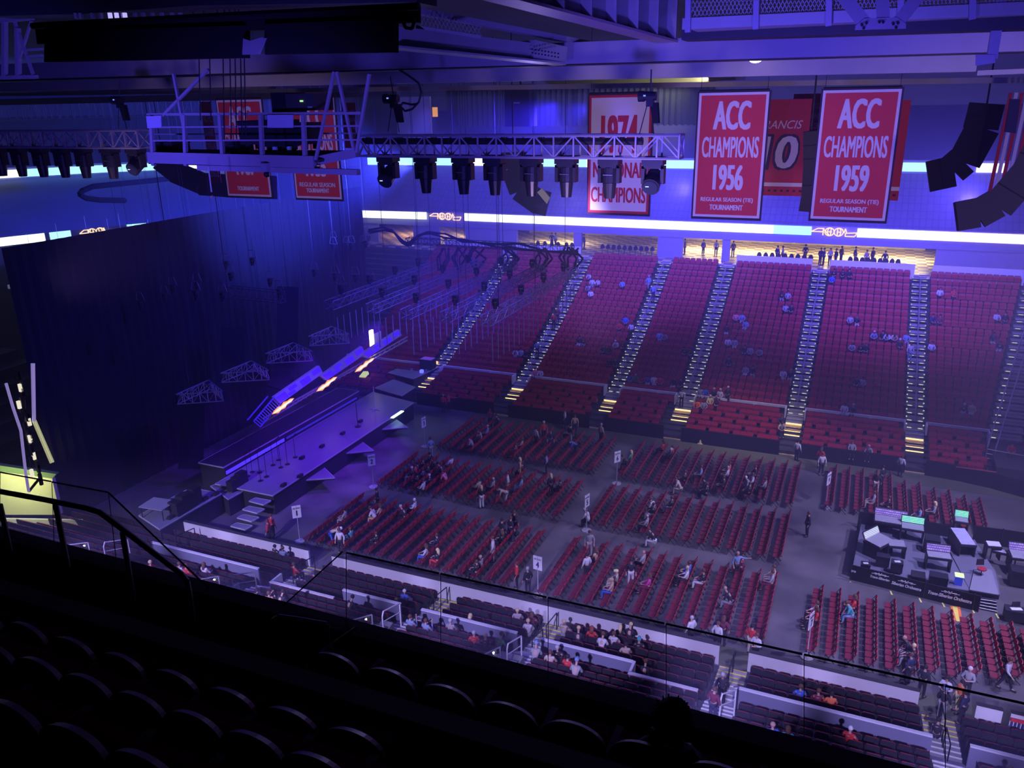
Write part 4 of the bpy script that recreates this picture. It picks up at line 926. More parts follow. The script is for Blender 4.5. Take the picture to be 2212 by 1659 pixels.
t9 = thing('rope', 'pale ladder rope hanging below the gondola', 'rope', PY(450, 360, 12.4)); MB().tube((0, 0, 0), PY(457, 415, 12.4)-PY(450, 360, 12.4), .014, 5).obj('strand', WHITE, t9); MB().ball(PY(458, 425, 12.4)-PY(450, 360, 12.4), .03).obj('weight', M('pinkish', (.7, .4, .4), .5), t9)
# two front trusses with moving heads
p0, p1 = PY(785, 315, 17), PY(1472, 316, 17); z = (p0.z+p1.z)/2
truss((p0.x, 17, z), (p1.x, 17, z), .45, .45, 'right front truss with eight moving head lights', mat=M('truss_violet', (.5, .48, .62), .4, .4), bay=.45)
q0, q1 = PY(-60, 300, 17), PY(312, 301, 17); zq = (q0.z+q1.z)/2
truss((q0.x, 17, zq), (q1.x, 17, zq), .45, .45, 'left front truss with hanging moving head lights', mat=M('truss_violet', (.5, .48, .62), .4, .4), bay=.45)
m = MB().tube((p0.x, 17, z+.1), (p1.x-.8, 17.0, z+.1), .08, 6); tag(m.obj('cable_loom', SBLK), 'black cable loom lying inside the right front truss', 'cables')
MHB = M('moving_head_black', (.03, .03, .04), .35)
def mhead(p, lab, facing=False, rz=0, grp=None):
    t = thing('moving_head_light', lab, 'stage light', p, rz, grp)
    MB().box((0, 0, -.06), (.44, .34, .12)).box((0, 0, -.14), (.36, .3, .06)).obj('base', MHB, t)
    MB().box((-.2, 0, -.32), (.07, .2, .36)).box((.2, 0, -.32), (.07, .2, .36)).box((0, 0, -.17), (.46, .2, .05)).obj('yoke', MHB, t)
    m = MB()
    if facing:
        m.tube((0, .15, -.35), (0, -.22, -.55), .15, 14, .19).ball((0, .1, -.36), .17, 12, 8); h = m.obj('head', MHB, t)
        MB().tube((0, -.22, -.55), (0, -.25, -.565), .165, 14, .15).obj('lens', M('lens_glass', (.1, .12, .2), .05, .6), h)
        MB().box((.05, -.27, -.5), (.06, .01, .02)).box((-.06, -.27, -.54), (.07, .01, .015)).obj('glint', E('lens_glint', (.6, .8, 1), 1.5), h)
    else:
        m.tube((0, .02, -.2), (0, 0, -.5), .15, 14, .17).tube((0, 0, -.5), (0, 0, -.82), .15, 14, .11); h = m.obj('head', MHB, t)
        MB().box((0, -.165, -.33), (.2, .01, .012)).obj('trim_line', M('silver', (.6, .6, .7), .3, .8), h)
XS = [(838, 1), (918, 0), (1000, 0), (1068, 0), (1148, 0), (1224, 0), (1318, 0), (1413, 1)]
for i, (x, f) in enumerate(XS):
    p = PY(x, 340, 17); mhead((p.x, 17, z-.24), 'moving head light, %s from left under the right front truss%s' % (ORD[i], ', lens facing out' if f else ''), f, 0, 'moving heads under the right front truss')
for i, (x, f) in enumerate(((-5, 0), (38, 0), (84, 0), (131, 0), (177, 0), (236, 0), (292, 1))):
    p = PY(x, 322, 17); mhead((p.x, 17, zq-.24), 'moving head light, %s from left under the left front truss%s' % (ORD[i], ', lens facing out' if f else ''), f, 0, 'moving heads under the left front truss')
def motor(x, y, xt, yt, lab, rz=0):
    p = PY(x, y, 17); t = thing('chain_hoist', lab, 'chain hoist', p, rz)
    MB().tube((-.2, 0, .02), (.12, 0, .02), .09, 10).tube((-.24, 0, .02), (-.12, 0, .02), .11, 10).obj('motor', MHB, t)
    MB().box((0, 0, -.08), (.14, .14, .2)).obj('gearbox', MHB, t); MB().slab([(.0, -.06, -.1), (.16, -.06, -.1), (.2, -.06, -.5), (.08, -.06, -.5)], (0, .14, 0)).obj('chain_bag', BLACKD, t)
    MB().tube((0, 0, .1), PY(xt, yt, 17)-p, .015, 5).obj('chain', SBLK, t)
    MB().path([(-.05, 0, -.1), (-.2, 0, -.7)], .01).path([(.02, 0, -.1), (.1, 0, -.72)], .01).obj('sling', SBLK, t)
    MB().box((-.1, -.1, .03), (.05, .01, .03)).obj('badge', E('blue_badge', (.2, .3, 1), 1.2), t)
motor(850, 215, 843, 165, 'black chain hoist with a looped cable at the left end of the right front truss')
motor(1405, 210, 1407, 150, 'black chain hoist with a hanging bag in front of the white 1974 banner')
motor(258, 218, 260, 172, 'black chain hoist with a long chain bag above the left front truss')
m = MB().path([PY(x, y, 17) for x, y in ((862, 150), (885, 165), (905, 180), (910, 200), (905, 220), (890, 236), (875, 240), (865, 230), (870, 222), (890, 226), (902, 224))], .025, 8)
tag(m.obj('looped_cable', SBLK), 'black cable hanging in a loop beside the left hoist of the right truss', 'cable')
# speaker box and stand in front of the green curtain
t = thing('hanging_speaker', 'dark speaker cabinet hanging in front of the green curtain', 'speaker', PY(1125, 225, 60))
MB().rng(-1.0, 1.0, -.8, .8, -1.6, 1.4).obj('cabinet', M('speaker_dark', (.06, .06, .08), .6), t); MB().box((0, -.82, .1), (.5, .02, .1)).obj('badge', WHITE, t); MB().beam((0, 0, 1.4), (0, 0, 4), .1).obj('pole', SBLK, t)
line_array([PY(x, y, 30) for x, y in ((1752, 285), (1752, 360), (1748, 420), (1742, 455))], .5, .38, .5, 'slim speaker array hanging between the number 10 banner and the 1959 banner', GRL)
# ------------------------------------------------------------------ banners
def text(s, w, h, mat, parent, loc, name='lettering', shear=0, rot=None, depth=.01, bold=0.0):
    cu = bpy.data.curves.new(name, 'FONT'); cu.body = s; cu.extrude = .004; cu.shear = shear; cu.align_x = 'CENTER'; cu.resolution_u = 3
    ob = bpy.data.objects.new(name, cu); COL.objects.link(ob); bpy.context.view_layer.update()
    me = bpy.data.meshes.new_from_object(ob.evaluated_get(bpy.context.evaluated_depsgraph_get())); bpy.data.objects.remove(ob)
    xs = [v.co.x for v in me.vertices]; ys = [v.co.y for v in me.vertices]; x0, x1, y0, y1 = min(xs), max(xs), min(ys), max(ys)
    if bold:   # heavier strokes: the outline repeated slightly to both sides
        n0 = [tuple(v.co) for v in me.vertices]; f0 = [tuple(p.vertices) for p in me.polygons]; V2 = []; F2 = []; k2 = 0
        for dx in (-bold, 0, bold):
            for dy in (-bold*.35, bold*.35):
                F2 += [tuple(i+len(V2) for i in f) for f in f0]; V2 += [(x+dx*1.6, y+dy, z+k2*.00003) for x, y, z in n0]; k2 += 1
        me = bpy.data.meshes.new(name); me.from_pydata(V2, [], F2); x0 -= bold*1.6; x1 += bold*1.6
    for v in me.vertices:
        x = (v.co.x-(x0+x1)/2)/(x1-x0)*w; y = (v.co.y-(y0+y1)/2)/(y1-y0)*h; v.co = Vector((x, -v.co.z*(depth/.004)*.5, y))
    me.materials.clear(); me.materials.append(mat); o = link(name, me, parent, loc)
    if rot: o.rotation_euler = rot
    return o
BRED = M('banner_red', (.75, .05, .09), .7); BWHT = M('banner_white', (.85, .8, .95), .7); BEDGE = M('banner_dark_edge', (.04, .02, .06), .7); BDRED = M('banner_deep_red', (.6, .03, .07), .7)
def banner(x0, x1, Y, zt, zb, lab, lines, base=BRED, border=BWHT, tx=BWHT, bw=.07, name='championship_banner'):
    cx = (x0+x1)/2; W = x1-x0; H = zt-zb; t = thing(name, lab, 'banner', (cx, Y, zt), 0, None)
    MB().rng(-W/2-.05, W/2+.05, .02, .04, -H-.07, .05).obj('backing', BEDGE, t)
    MB().rng(-W/2, W/2, 0, .02, -H, 0).obj('border', border, t); MB().rng(-W/2+bw, W/2-bw, -.012, 0, -H+bw, -bw).obj('field', base, t)
    for s, wf, y0, y1 in lines: text(s, W*wf, H*(y1-y0), tx, t, (0, -.022, -H*(y0+y1)/2), bold=.022 if wf > .6 else .034)
    MB().tube((-W/2, .01, .06), (W/2, .01, .06), .025, 6).obj('batten', SBLK, t)
    for s in (-1, 1): MB().tube((s*W/2*.95, .01, .06), (s*W/2*.95, .01, 30-zt), .006, 4).obj('cord', SBLK, t)
    return t
ACC = lambda yr, s1=None, s2='TOURNAMENT': [('ACC', .54, .068, .285), ('CHAMPIONS', .83, .345, .508), (yr, .45, .57, .77)]+([(s1, .78, .835, .878)] if s1 else [])+[(s2, .5, .895, .938)]
banner(-4.58, -2.71, 24, 26.2, 22.83, 'red ACC champions banner for 1956, next right of the white banner', ACC('1956', 'REGULAR SEASON (TIE)'))
banner(-1.35, .53, 24, 26.2, 22.88, 'red ACC champions banner for 1959, rightmost of the big banners', ACC('1959', 'REGULAR SEASON (TIE)'))
banner(-21.7, -19.72, 24, 26.3, 22.98, 'red tournament banner, left one of the pair behind the gondola', ACC('1987'))
banner(-18.62, -16.7, 24, 26.3, 22.98, 'red regular season banner, right one of the pair behind the gondola', ACC('1955', 'REGULAR SEASON'))
banner(-7.77, -5.9, 24, 26.2, 22.84, 'white banner with red border reading 1974', [('1974', .6, .17, .48), ('NATIONAL', .84, .56, .69), ('CHAMPIONS', .9, .775, .905)], BWHT, BDRED, BDRED)
# older dim banners farther back
def jersey(x0, x1, Y, zt, zb, nm, num, lab):
    cx = (x0+x1)/2; W = x1-x0; H = zt-zb; t = thing('jersey_banner', lab, 'banner', (cx, Y, zt))
    MB().rng(-W/2, W/2, 0, .03, -H, 0).obj('field', BDRED, t)
    text(nm, W*.76, H*.085, BWHT, t, (0, -.03, -H*.255), shear=.3); n = text(num, W*.74, H*.36, BEDGE, t, (0, -.03, -H*.54), shear=.12, bold=.06); text(num, W*.68, H*.33, BWHT, t, (0, -.06, -H*.54), shear=.12, bold=.02)
    MB().rng(-W/2, W/2, -.012, 0, -H*.9, -H*.86).obj('white_band', BWHT, t)
    for i in range(9): MB().box((-W/2+W*(i+.5)/9, -.012, -H*.945), (.1, .01, .08)).obj('square_mark', BEDGE, t)
    return t
a = PY(1630, 215, 34); b = PY(1755, 213, 34); jersey(a.x, b.x, 34, 26.0, 22.42, 'FRANCIS', '10', 'red jersey banner with number 10 between the 1956 and 1959 banners')
a = PY(1790, 222, 34); b = PY(1968, 222, 34); jersey(a.x, b.x, 34, 25.9, 22.35, "BRIND'AMOUR", '17', 'red jersey banner mostly hidden behind the 1959 banner')
for i, (x0, x1, y0, y1, Y, l, tx) in enumerate(((432, 478, 220, 395, 40, 'narrow dim red banner left of the gondola pair', ['NCHL', 'SOUTHEAST', 'DIVISION', 'CHAMPIONS', '2002']), (738, 775, 222, 320, 40, 'narrow dim red banner right of the gondola pair', ['SOUTHEAST', 'DIVISION', 'CHAMPIONS', '1999']), (1715, 1770, 203, 330, 44, 'dim red banner peeking over the number 10 banner', ['ACC', 'CHAMPIONS', '1983']))):
    a, b = PY(x0, y0, Y), PY(x1, y1, Y); W, H = b.x-a.x, a.z-b.z; t = thing('division_banner', l, 'banner', ((a.x+b.x)/2, Y, a.z))
    MB().rng(-W/2, W/2, 0, .03, -H, 0).obj('field', BDRED, t)
    for k, s in enumerate(tx): text(s, W*.8, H*.09, BWHT, t, (0, -.03, -H*(.2+.17*k)))
# striped flag at right edge
o = PY(2190, 180, 30); t = thing('flag', 'large red and white striped flag hanging at the right edge', 'flag', o)
for i in range(7):
    x = 2150+i*12; a = PY(x+30, 200, 30)-o; b = PY(x+8+30, 200, 30)-o; c = PY(x-22+14, 415, 30)-o; d = PY(x-22+6, 415, 30)-o
    MB().slab([a, b, c, d], (0, .05, 0)).obj('stripe', BDRED if i % 2 == 0 else BWHT, t)
MB().slab([PY(x, y, 29.9)-o for x, y in ((2182, 215), (2204, 215), (2194, 288), (2170, 285))], (0, .04, 0)).obj('canton', M('navy', (.03, .03, .15), .7), t)
# end stand hanging lamp trusses seen through left
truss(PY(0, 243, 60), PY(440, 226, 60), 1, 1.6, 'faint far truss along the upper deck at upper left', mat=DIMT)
m = MB().path([PX(x, y, -58) for x, y in ((390, 383), (330, 390), (260, 397), (200, 403), (178, 412), (172, 420), (185, 428), (215, 432), (270, 433))], .22, 8)
tag(m.obj('cable_loom', M('loom_dark', (.004, .004, .012), .9)), 'dark cable loom looping in front of the blue end stand', 'cables')
m = MB().rng(-2.4, 2.4, 0, .3, -2.6, 2.2); t = tag(m.obj('control_room_wall', M('room_wall', (.4, .36, .42), .7), None, PY(893, 250, 92)), 'pale purple room wall left of the green curtain with a small orange screen', 'wall panel')
tag(MB().rng(-.35, .35, -.05, 0, -.55, .55).obj('wall_screen', E('orange_screen', (1, .4, .1), .9), None, PY(940, 242, 91.5)), 'small orange screen on the pale room wall', 'screen')
# ------------------------------------------------------------------ mixing position at the rear of the floor
FD = M('riser_deck', (.1, .09, .09), .6, noise=.2, nscale=2); PURC = M('purple_carpet', (.22, .16, .22), .7); DESK = M('desk_black', (.03, .03, .035), .5); TXT = M('banner_lettering', (.85, .85, .85), .6)
def Gd(x, y, z): p = G(x, y, z); return p
platform('mix_riser', gp([(1840, 1236), (1860, 1132), (2052, 1158), (2049, 1190), (2095, 1276)], .35), 0, .35, 'low black riser of the mixing position', 'platform', None, False)
platform('mix_riser', gp([(2095, 1274), (2049, 1185), (2105, 1165), (2150, 1235), (2160, 1284)], .35), 0, .35, 'right hand riser of the mixing position with a grey ramp', 'platform', None, False)
t = thing('floor_ramp', 'grey ramp deck beside the mixing riser', 'ramp', G(2130, 1250, .42))
o = G(2130, 1250, .42); MB().slab([G(x, y, .42)-o for x, y in ((2105, 1228), (2142, 1232), (2157, 1286), (2094, 1275))], (0, 0, .04)).obj('deck', M('ramp_grey', (.3, .3, .36), .4), t)
t = thing('riser_steps', 'small set of steps with white edges beside the mixing riser banner', 'steps', G(2133, 1305, 0)); o = G(2133, 1305, 0)
for k in range(4):
    a, b = G(2112-k*1, 1292+k*6, .36-.1*k)-o, G(2152+k*.5, 1298+k*7, .36-.1*k)-o
    MB().beam(a, b, .26, .05).obj('tread', DESK, t); MB().beam(a+Vector((0, -.12, .03)), b+Vector((0, -.12, .03)), .04, .01).obj('nosing', NOSE, t)
def fence(pts, h, lab, z=0, name='drape_fence'):
    P = [G(x, y, z) for x, y in pts]; o = P[0].copy(); t = thing(name, lab, 'fence', o)
    for a, b in zip(P, P[1:]): MB().slab([a-o, b-o, b-o+Vector((0, 0, h)), a-o+Vector((0, 0, h))], (0, .06, 0)).obj('drape', BLACKD, t)
    for p in P: MB().tube(p-o, p-o+Vector((0, 0, h+.08)), .03, 6).obj('post', DESK, t)
    return t, P
fence(((1852, 1140), (1950, 1155), (2054, 1172)), 1.15, 'black drape fence along the far side of the mixing riser')
fence(((2100, 1172), (2160, 1180), (2225, 1190)), 1.15, 'black drape fence behind the right hand control tables')
fence(((1838, 1246), (1855, 1150)), .9, 'black drape fence on the left side of the mixing riser')
t, P = fence(((1836, 1252), (1925, 1274), (1994, 1292), (2100, 1318), (2112, 1322)), .95, 'black banner fence with white orchestra lettering on the near side', name='banner_fence')
def fence_text(s, p, q, u, zc, w, h, logo=False):
    a = P[p]; b = P[q]; d = (b-a); ang = math.atan2(d.y, d.x); c = a+d*u-P[0]+Vector((math.sin(ang)*.06, -math.cos(ang)*.06, zc))
    text(s, w, h, TXT, t, c, 'lettering', shear=.25, rot=(0, 0, ang), bold=.03)
    if logo:
        m = MB()
        for x0, y0, x1, y1, r in ((-.45, .0, .45, .02, .012), (-.3, .06, -.05, .02, .02), (.05, .02, .3, .05, .02), (-.08, -.06, .08, .12, .02), (-.1, .1, .02, -.05, .02), (-.35, .03, -.2, -.05, .015), (.2, -.05, .35, .02, .015)): m.beam((x0, 0, y0), (x1, 0, y1), r*1.4)
        lo = m.obj('logo', TXT, t, c+Vector((0, 0, h*.5+.13))); lo.rotation_euler = (0, 0, ang)
fence_text('tra', 0, 1, .06, .62, .25, .13)
fence_text('Trans-Siberian', 0, 1, .7, .58, 1.0, .15, True)
fence_text('Siberian Orchestra', 1, 2, .44, .5, 1.5, .18, True)
fence_text('Trans-Siberian Orchestra', 2, 3, .52, .5, 2.1, .2, True)
def screen_mat(nm, c1, c2, s, sc=6):
    m = E(nm, c1, s); nt = m.node_tree; b = nt.nodes['Principled BSDF']; ck = nt.nodes.new('ShaderNodeTexBrick'); tc = nt.nodes.new('ShaderNodeTexCoord')
    ck.inputs['Scale'].default_value = sc; ck.inputs['Color1'].default_value = (*c1, 1); ck.inputs['Color2'].default_value = (*c2, 1); ck.inputs['Mortar'].default_value = (.02, .02, .05, 1); ck.inputs['Mortar Size'].default_value = .03
    nt.links.new(tc.outputs['Object'], ck.inputs['Vector']); nt.links.new(ck.outputs[0], b.inputs['Emission Color']); return m
SCB = screen_mat('console_screen', (.4, .7, 1), (.75, .5, 1), 1.6); SCG = screen_mat('green_screen', (.3, 1, .5), (.2, .7, 1), 1.5); SCW = E('white_screen', (.9, .95, .7), 1.8); SCV = screen_mat('violet_screen', (.4, .25, 1), (.25, .15, .9), 1.2, 4)
FAD = M('fader_grey', (.35, .35, .4), .5, noise=.4, nscale=14)
def console(px, py, w, d, lab, scr=None, rz=0, sw=1, h=.85, surf=FAD):
    p = G(px, py, .35); t = thing('mixing_console', lab, 'console', (p.x, p.y, .35), rz, None)
    MB().rng(-w/2, w/2, -d/2, d/2, h-.12, h).obj('desk_body', DESK, t)
    for sx in (-1, 1): MB().rng(sx*(w/2-.06), sx*w/2, -d/2+.05, d/2-.05, 0, h-.12).obj('leg', DESK, t)
    MB().slab([(-w/2+.05, -d/2+.05, h+.01), (w/2-.05, -d/2+.05, h+.01), (w/2-.05, d/2-.1, h+.08), (-w/2+.05, d/2-.1, h+.08)], (0, 0, .02)).obj('control_surface', surf, t)
    if scr:
        MB().slab([(-w/2*sw, d/2-.08, h+.1), (w/2*sw, d/2-.08, h+.1), (w/2*sw, d/2+.1, h+.5), (-w/2*sw, d/2+.1, h+.5)], (0, .05, 0)).obj('monitor_case', DESK, t)
        MB().slab([(-w/2*sw+.04, d/2-.11, h+.13), (w/2*sw-.04, d/2-.11, h+.13), (w/2*sw-.04, d/2+.06, h+.47), (-w/2*sw+.04, d/2+.06, h+.47)], (0, .01, 0)).obj('screen', scr, t)
    return t
console(1920, 1150, 1.9, .9, 'long console with a violet top panel at the far side of the riser', SCV)
console(1967, 1165, 1.3, .8, 'desk with twin green and cyan monitors on the riser', SCG)
console(1895, 1195, 1.5, 1.1, 'large console with bright blue screens at the left of the riser', SCB, 1.0)
console(1932, 1200, 1.0, .8, 'smaller console with grey controls in the middle of the riser', None, .2, 1, .8)
console(2023, 1228, 1.3, .7, 'console with two violet screens at the right of the riser', SCV, .1)
console(2075, 1185, .9, 2.0, 'long control table with pale papers between the two risers', None, .25, 1, .8, M('pale_papers', (.5, .5, .7), .6, noise=.3, nscale=5))
console(2072, 1150, .8, .6, 'small desk with green lit monitor beside the far fence', SCG, 0)
console(2140, 1205, .8, .6, 'small cart with a white tray near the right fence', None, .2, 1, .9, M('white_tray', (.7, .7, .8), .5))
console(2205, 1228, 1.4, 1.0, 'control table with a vivid blue screen at the right edge', SCV, .1)
console(2165, 1212, 1.3, .4, 'long white box table by the right fence', None, -.15, 1, .6, M('white_box_top', (.6, .58, .7), .5))
for i, (x, y, dx, dy, h, l) in enumerate(((1868, 1233, .5, .4, .5, 'white edged case at the near left of the riser'), (1905, 1222, .7, .5, .7, 'dark rack case left of the middle console'), (1935, 1236, .6, .5, .7, 'rack case with a pale sheet near the banner fence'), (1982, 1252, .7, .7, .35, 'open silver edged case on the near side of the riser'),
        (2025, 1262, .9, .6, .6, 'black flight case under the violet console'), (2010, 1190, .8, .8, .9, 'black draped stack at the middle of the riser'), (2195, 1262, .8, .8, 1.0, 'dark rack with blue glow at the right edge'), (2190, 1340, 1.0, .6, .7, 'black table like case with a white sheet by the right edge'))):
    c = case(G(x, y, .35 if i < 6 else .0), (dx, dy, h), l)
    if i in (0, 2, 7): MB().box((.0, -.02, h+.012), (dx*.55, dy*.4, .02), .3).obj('paper', WHITE, c)
t = thing('glowing_stool', 'glowing pale stool with a blue base near the right of the riser', 'stool', G(2069, 1262, .35))
MB().rng(-.22, .22, -.2, .2, .55, .62).obj('seat', E('pale_green_glow', (.8, 1, .6), 1.3), t); MB().rng(-.18, .18, -.15, .15, 0, .55).obj('base', E('blue_base', (.03, .05, .8), .7), t)
for i, (x, y) in enumerate(((2118, 1245), (2195, 1340))):
    p = G(x, y, .35 if i == 0 else 0); t = thing('swivel_chair', ['red seated chair on the ramp beside the mixing riser', 'red seated chair at the right picture edge below the risers'][i], 'chair', p, .4)
    MB().prism([(.26*math.cos(a*.785), .24*math.sin(a*.785)) for a in range(8)], .45, .52).obj('seat', CH, t); MB().slab([(-.22, .22, .6), (.22, .22, .6), (.2, .26, .95), (-.2, .26, .95)], (0, .04, 0)).obj('backrest', DESK, t)
    m = MB().tube((0, 0, .1), (0, 0, .45), .03, 6)
    for a in range(5): m.beam((0, 0, .1), (.28*math.cos(a*1.257), .28*math.sin(a*1.257), .04), .04)
    m.obj('base', DESK, t)
t = thing('cable_mat', 'orange and yellow cable mat lying on the floor below the banner fence', 'mat', G(2063, 1326, 0)); o = G(2063, 1326, 0)
MB().slab([G(x, y, 0)-o for x, y in ((2052, 1310), (2074, 1312), (2079, 1343), (2061, 1341))], (0, 0, .03)).obj('orange_border', M('mat_orange', (1, .25, .05), .5), t)
MB().slab([G(x, y, .03)-o for x, y in ((2057, 1310), (2068, 1311), (2073, 1343), (2066, 1342))], (0, 0, .01)).obj('yellow_centre', M('mat_yellow', (1, .85, .15), .5), t)
for i, (x, y) in enumerate(((1925, 1281), (1988, 1297), (2038, 1307), (2102, 1320), (2154, 1331), (1837, 1257), (2022, 1185), (1996, 1187), (1985, 1184))):
    tag(MB().box((0, 0, .01), (.08, .4 if i != 5 else .06, .012), .2).obj('floor_tape', M('tape_yellow', (1, .95, .25), .5), None, G(x, y, .0 if i < 6 else .36)), 'short yellow tape mark, %s around the mixing riser' % ORD[i], 'tape mark', 'yellow tape marks around the risers')
# traffic cone
t = thing('traffic_cone', 'small yellow cone at the foot of the black skirt', 'cone', G(1513, 958, 0)); MB().tube((0, 0, .05), (0, 0, .95), .17, 10, .03).obj('cone', M('cone_yellow', (.85, .75, .35), .5), t); MB().box((0, 0, .025), (.4, .4, .05)).obj('base', M('cone_yellow', (.85, .75, .35), .5), t)
# ------------------------------------------------------------------ numbered signs on poles
SIGNB = M('sign_board', (.85, .85, .9), .5); INK = M('sign_ink', (.05, .05, .1), .6)
for n, x, yt, yb, rz, lab in (('1', 648, 1105, 1170, .75, 'white section sign with number 1 on a pole, nearest the stage steps'), ('2', 807, 990, 1052, .9, 'white section sign with number 2 on a pole by the middle left block'), ('3', 918, 905, 965, 1.45, 'section sign seen edge on at the far front corner'),
        ('4', 1162, 1215, 1288, -.1, 'white section sign with number 4 on a pole by the near boards'), ('5', 1267, 1062, 1146, 1.3, 'thin edge on section sign in the middle of the floor'), ('6', 1332, 970, 1045, .95, 'white section sign with number 6 by the far middle block'),
        ('7', 1743, 1330, 1420, 1.25, 'slanting white section sign at the near end of the centre aisle'), ('9', 1783, 1015, 1096, 1.2, 'narrow white section sign with a round base at the far centre aisle')):
    p = G(x, yb, 0); t = thing('section_sign', lab, 'sign', p, rz, 'numbered section signs on the floor')
    H = 2.55; MB().tube((0, 0, 0), (0, 0, H), .025, 6).obj('pole', DECKE, t); MB().tube((0, 0, 0), (0, 0, .05), .32, 12).obj('base', M('sign_base', (.5, .5, .42), .6) if n in '47' else DECKE, t)
    b = MB().rng(-.27, .27, -.02, .02, H-.85, H); bo = b.obj('board', SIGNB, t)
    text('SECTION', .42, .1, INK, t, (0, -.03, H-.18)); text(n, .09 if n == '1' else .2, .34, INK, t, (0, -.03, H-.52), bold=.02)
# ------------------------------------------------------------------ people
def skin_mesh(name, nodes, edges, sub=1):
    me = bpy.data.meshes.new(name); ks = list(nodes); ix = {k: i for i, k in enumerate(ks)}
    me.from_pydata([nodes[k][0] for k in ks], [(ix[a], ix[b]) for a, b in edges], [])
    ob = bpy.data.objects.new(name, me); COL.objects.link(ob); sk = ob.modifiers.new('s', 'SKIN'); sk.use_smooth_shade = True
    dat = me.skin_vertices[0].data
    for k in ks: r = nodes[k][1]; dat[ix[k]].radius = (r, r) if not isinstance(r, tuple) else r
    dat[0].use_root = True
    if sub: ss = ob.modifiers.new('u', 'SUBSURF'); ss.levels = sub; ss.render_levels = sub
    bpy.context.view_layer.update()
    m2 = bpy.data.meshes.new_from_object(ob.evaluated_get(bpy.context.evaluated_depsgraph_get())); bpy.data.objects.remove(ob)
    m2.polygons.foreach_set('use_smooth', [True]*len(m2.polygons)); m2.materials.clear(); m2.materials.append(None); m2.name = name; return m2
def figure(pose, sub=1):
    """joints of one pose, facing -y, floor (or foot level) at z=0"""
    V = Vector
    if pose in ('sit', 'sitlean', 'sitphone'):
        ln = .22 if pose == 'sitlean' else .0
        pel = V((0, .05, .52)); ch = V((0, .12-ln, .88)); nk = V((0, .1-ln*1.5, 1.1)); hd = V((0, .06-ln*1.8, 1.24)); top = V((0, .06-ln*1.9, 1.36))
        hip = .09; knee = V((.12, -.4, .52)); ank = V((.12, -.42, .1)); toe = V((.13, -.6, .05))
        el = V((.27, -.02-ln, .74)); wr = V((.13, -.27-ln*.3, .68)) if pose != 'sitphone' else V((.08, -.3, .98))
    elif pose == 'bend':
        pel = V((0, .1, .92)); ch = V((0, -.22, 1.15)); nk = V((0, -.42, 1.22)); hd = V((0, -.54, 1.22)); top = V((0, -.63, 1.22)); hip = .09
        knee = V((.11, .02, .5)); ank = V((.11, .1, .09)); toe = V((.12, -.1, .05)); el = V((.2, -.42, .92)); wr = V((.12, -.55, .72))
    else:
        pel = V((0, 0, .95)); ch = V((0, .01, 1.28)); nk = V((0, .0, 1.48)); hd = V((0, -.03, 1.63)); top = V((0, -.03, 1.74)); hip = .09
        knee = V((.11, -.01, .5)); ank = V((.11, .02, .09)); toe = V((.13, -.16, .05)); el = V((.27, .03, 1.14)); wr = V((.27, -.08, .9))
        if pose == 'arms': el = V((.27, -.06, 1.12)); wr = V((.1, -.26, 1.16))
        if pose == 'point': el = V((.36, -.1, 1.32)); wr = V((.58, -.2, 1.36))
    N = {'pel': (pel, .125), 'bel': (pel.lerp(ch, .5), .115), 'ch': (ch, .135), 'nb': (ch.lerp(nk, .7), .07), 'nk': (nk, .05), 'jaw': (nk.lerp(hd, .45)+V((0, -.02, 0)), .062), 'hd': (hd, .088), 'top': (top, .055)}
    Ed = [('pel', 'bel'), ('bel', 'ch'), ('ch', 'nb'), ('nb', 'nk'), ('nk', 'jaw'), ('jaw', 'hd'), ('hd', 'top')]
    for s, c in ((1, 'r'), (-1, 'l')):
        mx = lambda v: V((v.x*s, v.y, v.z))
        k2, a2, t2, e2, w2 = knee, ank, toe, el, wr
        if pose == 'walk': st = .2*s; k2 = knee+V((0, -st*.7, 0)); a2 = ank+V((0, -st*1.4, 0)); t2 = toe+V((0, -st*1.4, 0)); e2 = el+V((0, st*.5, 0)); w2 = wr+V((0, st, .05))
        if pose == 'point' and s < 0: e2 = V((.27, .03, 1.14)); w2 = V((.25, -.1, .92))
        sh = nk.lerp(ch, .45); d = (w2-e2).normalized(); hb = w2+d*.07
        N['sh'+c] = (V((sh.x+.17*s, sh.y, sh.z)), .062); N['el'+c] = (mx(e2), .043); N['wr'+c] = (mx(w2), .027); N['pm'+c] = (mx(hb), .032)
        Ed += [('ch', 'sh'+c), ('sh'+c, 'el'+c), ('el'+c, 'wr'+c), ('wr'+c, 'pm'+c)]
        side = d.cross(V((0, 0, 1))); side = side.normalized() if side.length > .1 else V((0, 1, 0)); dn = d.cross(side)
        for i, (o, L) in enumerate(((-.03, .07), (-.01, .085), (.01, .08), (.03, .062))):
            a = hb+side*o+d*.03; b = a+d*L*.55+dn*.0; e = b+d*L*.4+dn*.02
            N['f%d%s' % (i, c)] = (mx(b), .0085); N['g%d%s' % (i, c)] = (mx(e), .007); Ed += [('pm'+c, 'f%d%s' % (i, c)), ('f%d%s' % (i, c), 'g%d%s' % (i, c))]
        N['th'+c] = (mx(hb-d*.01+dn*.03-side*.045), .01); Ed.append(('pm'+c, 'th'+c))
        N['hp'+c] = (V((hip*s, pel.y, pel.z-.04)), .09); N['kn'+c] = (mx(k2), .055); N['cf'+c] = (mx(k2.lerp(a2, .35)), .056); N['an'+c] = (mx(a2), .036); N['to'+c] = (mx(t2), .032)
        Ed += [('pel', 'hp'+c), ('hp'+c, 'kn'+c), ('kn'+c, 'cf'+c), ('cf'+c, 'an'+c), ('an'+c, 'to'+c)]
    return N, Ed
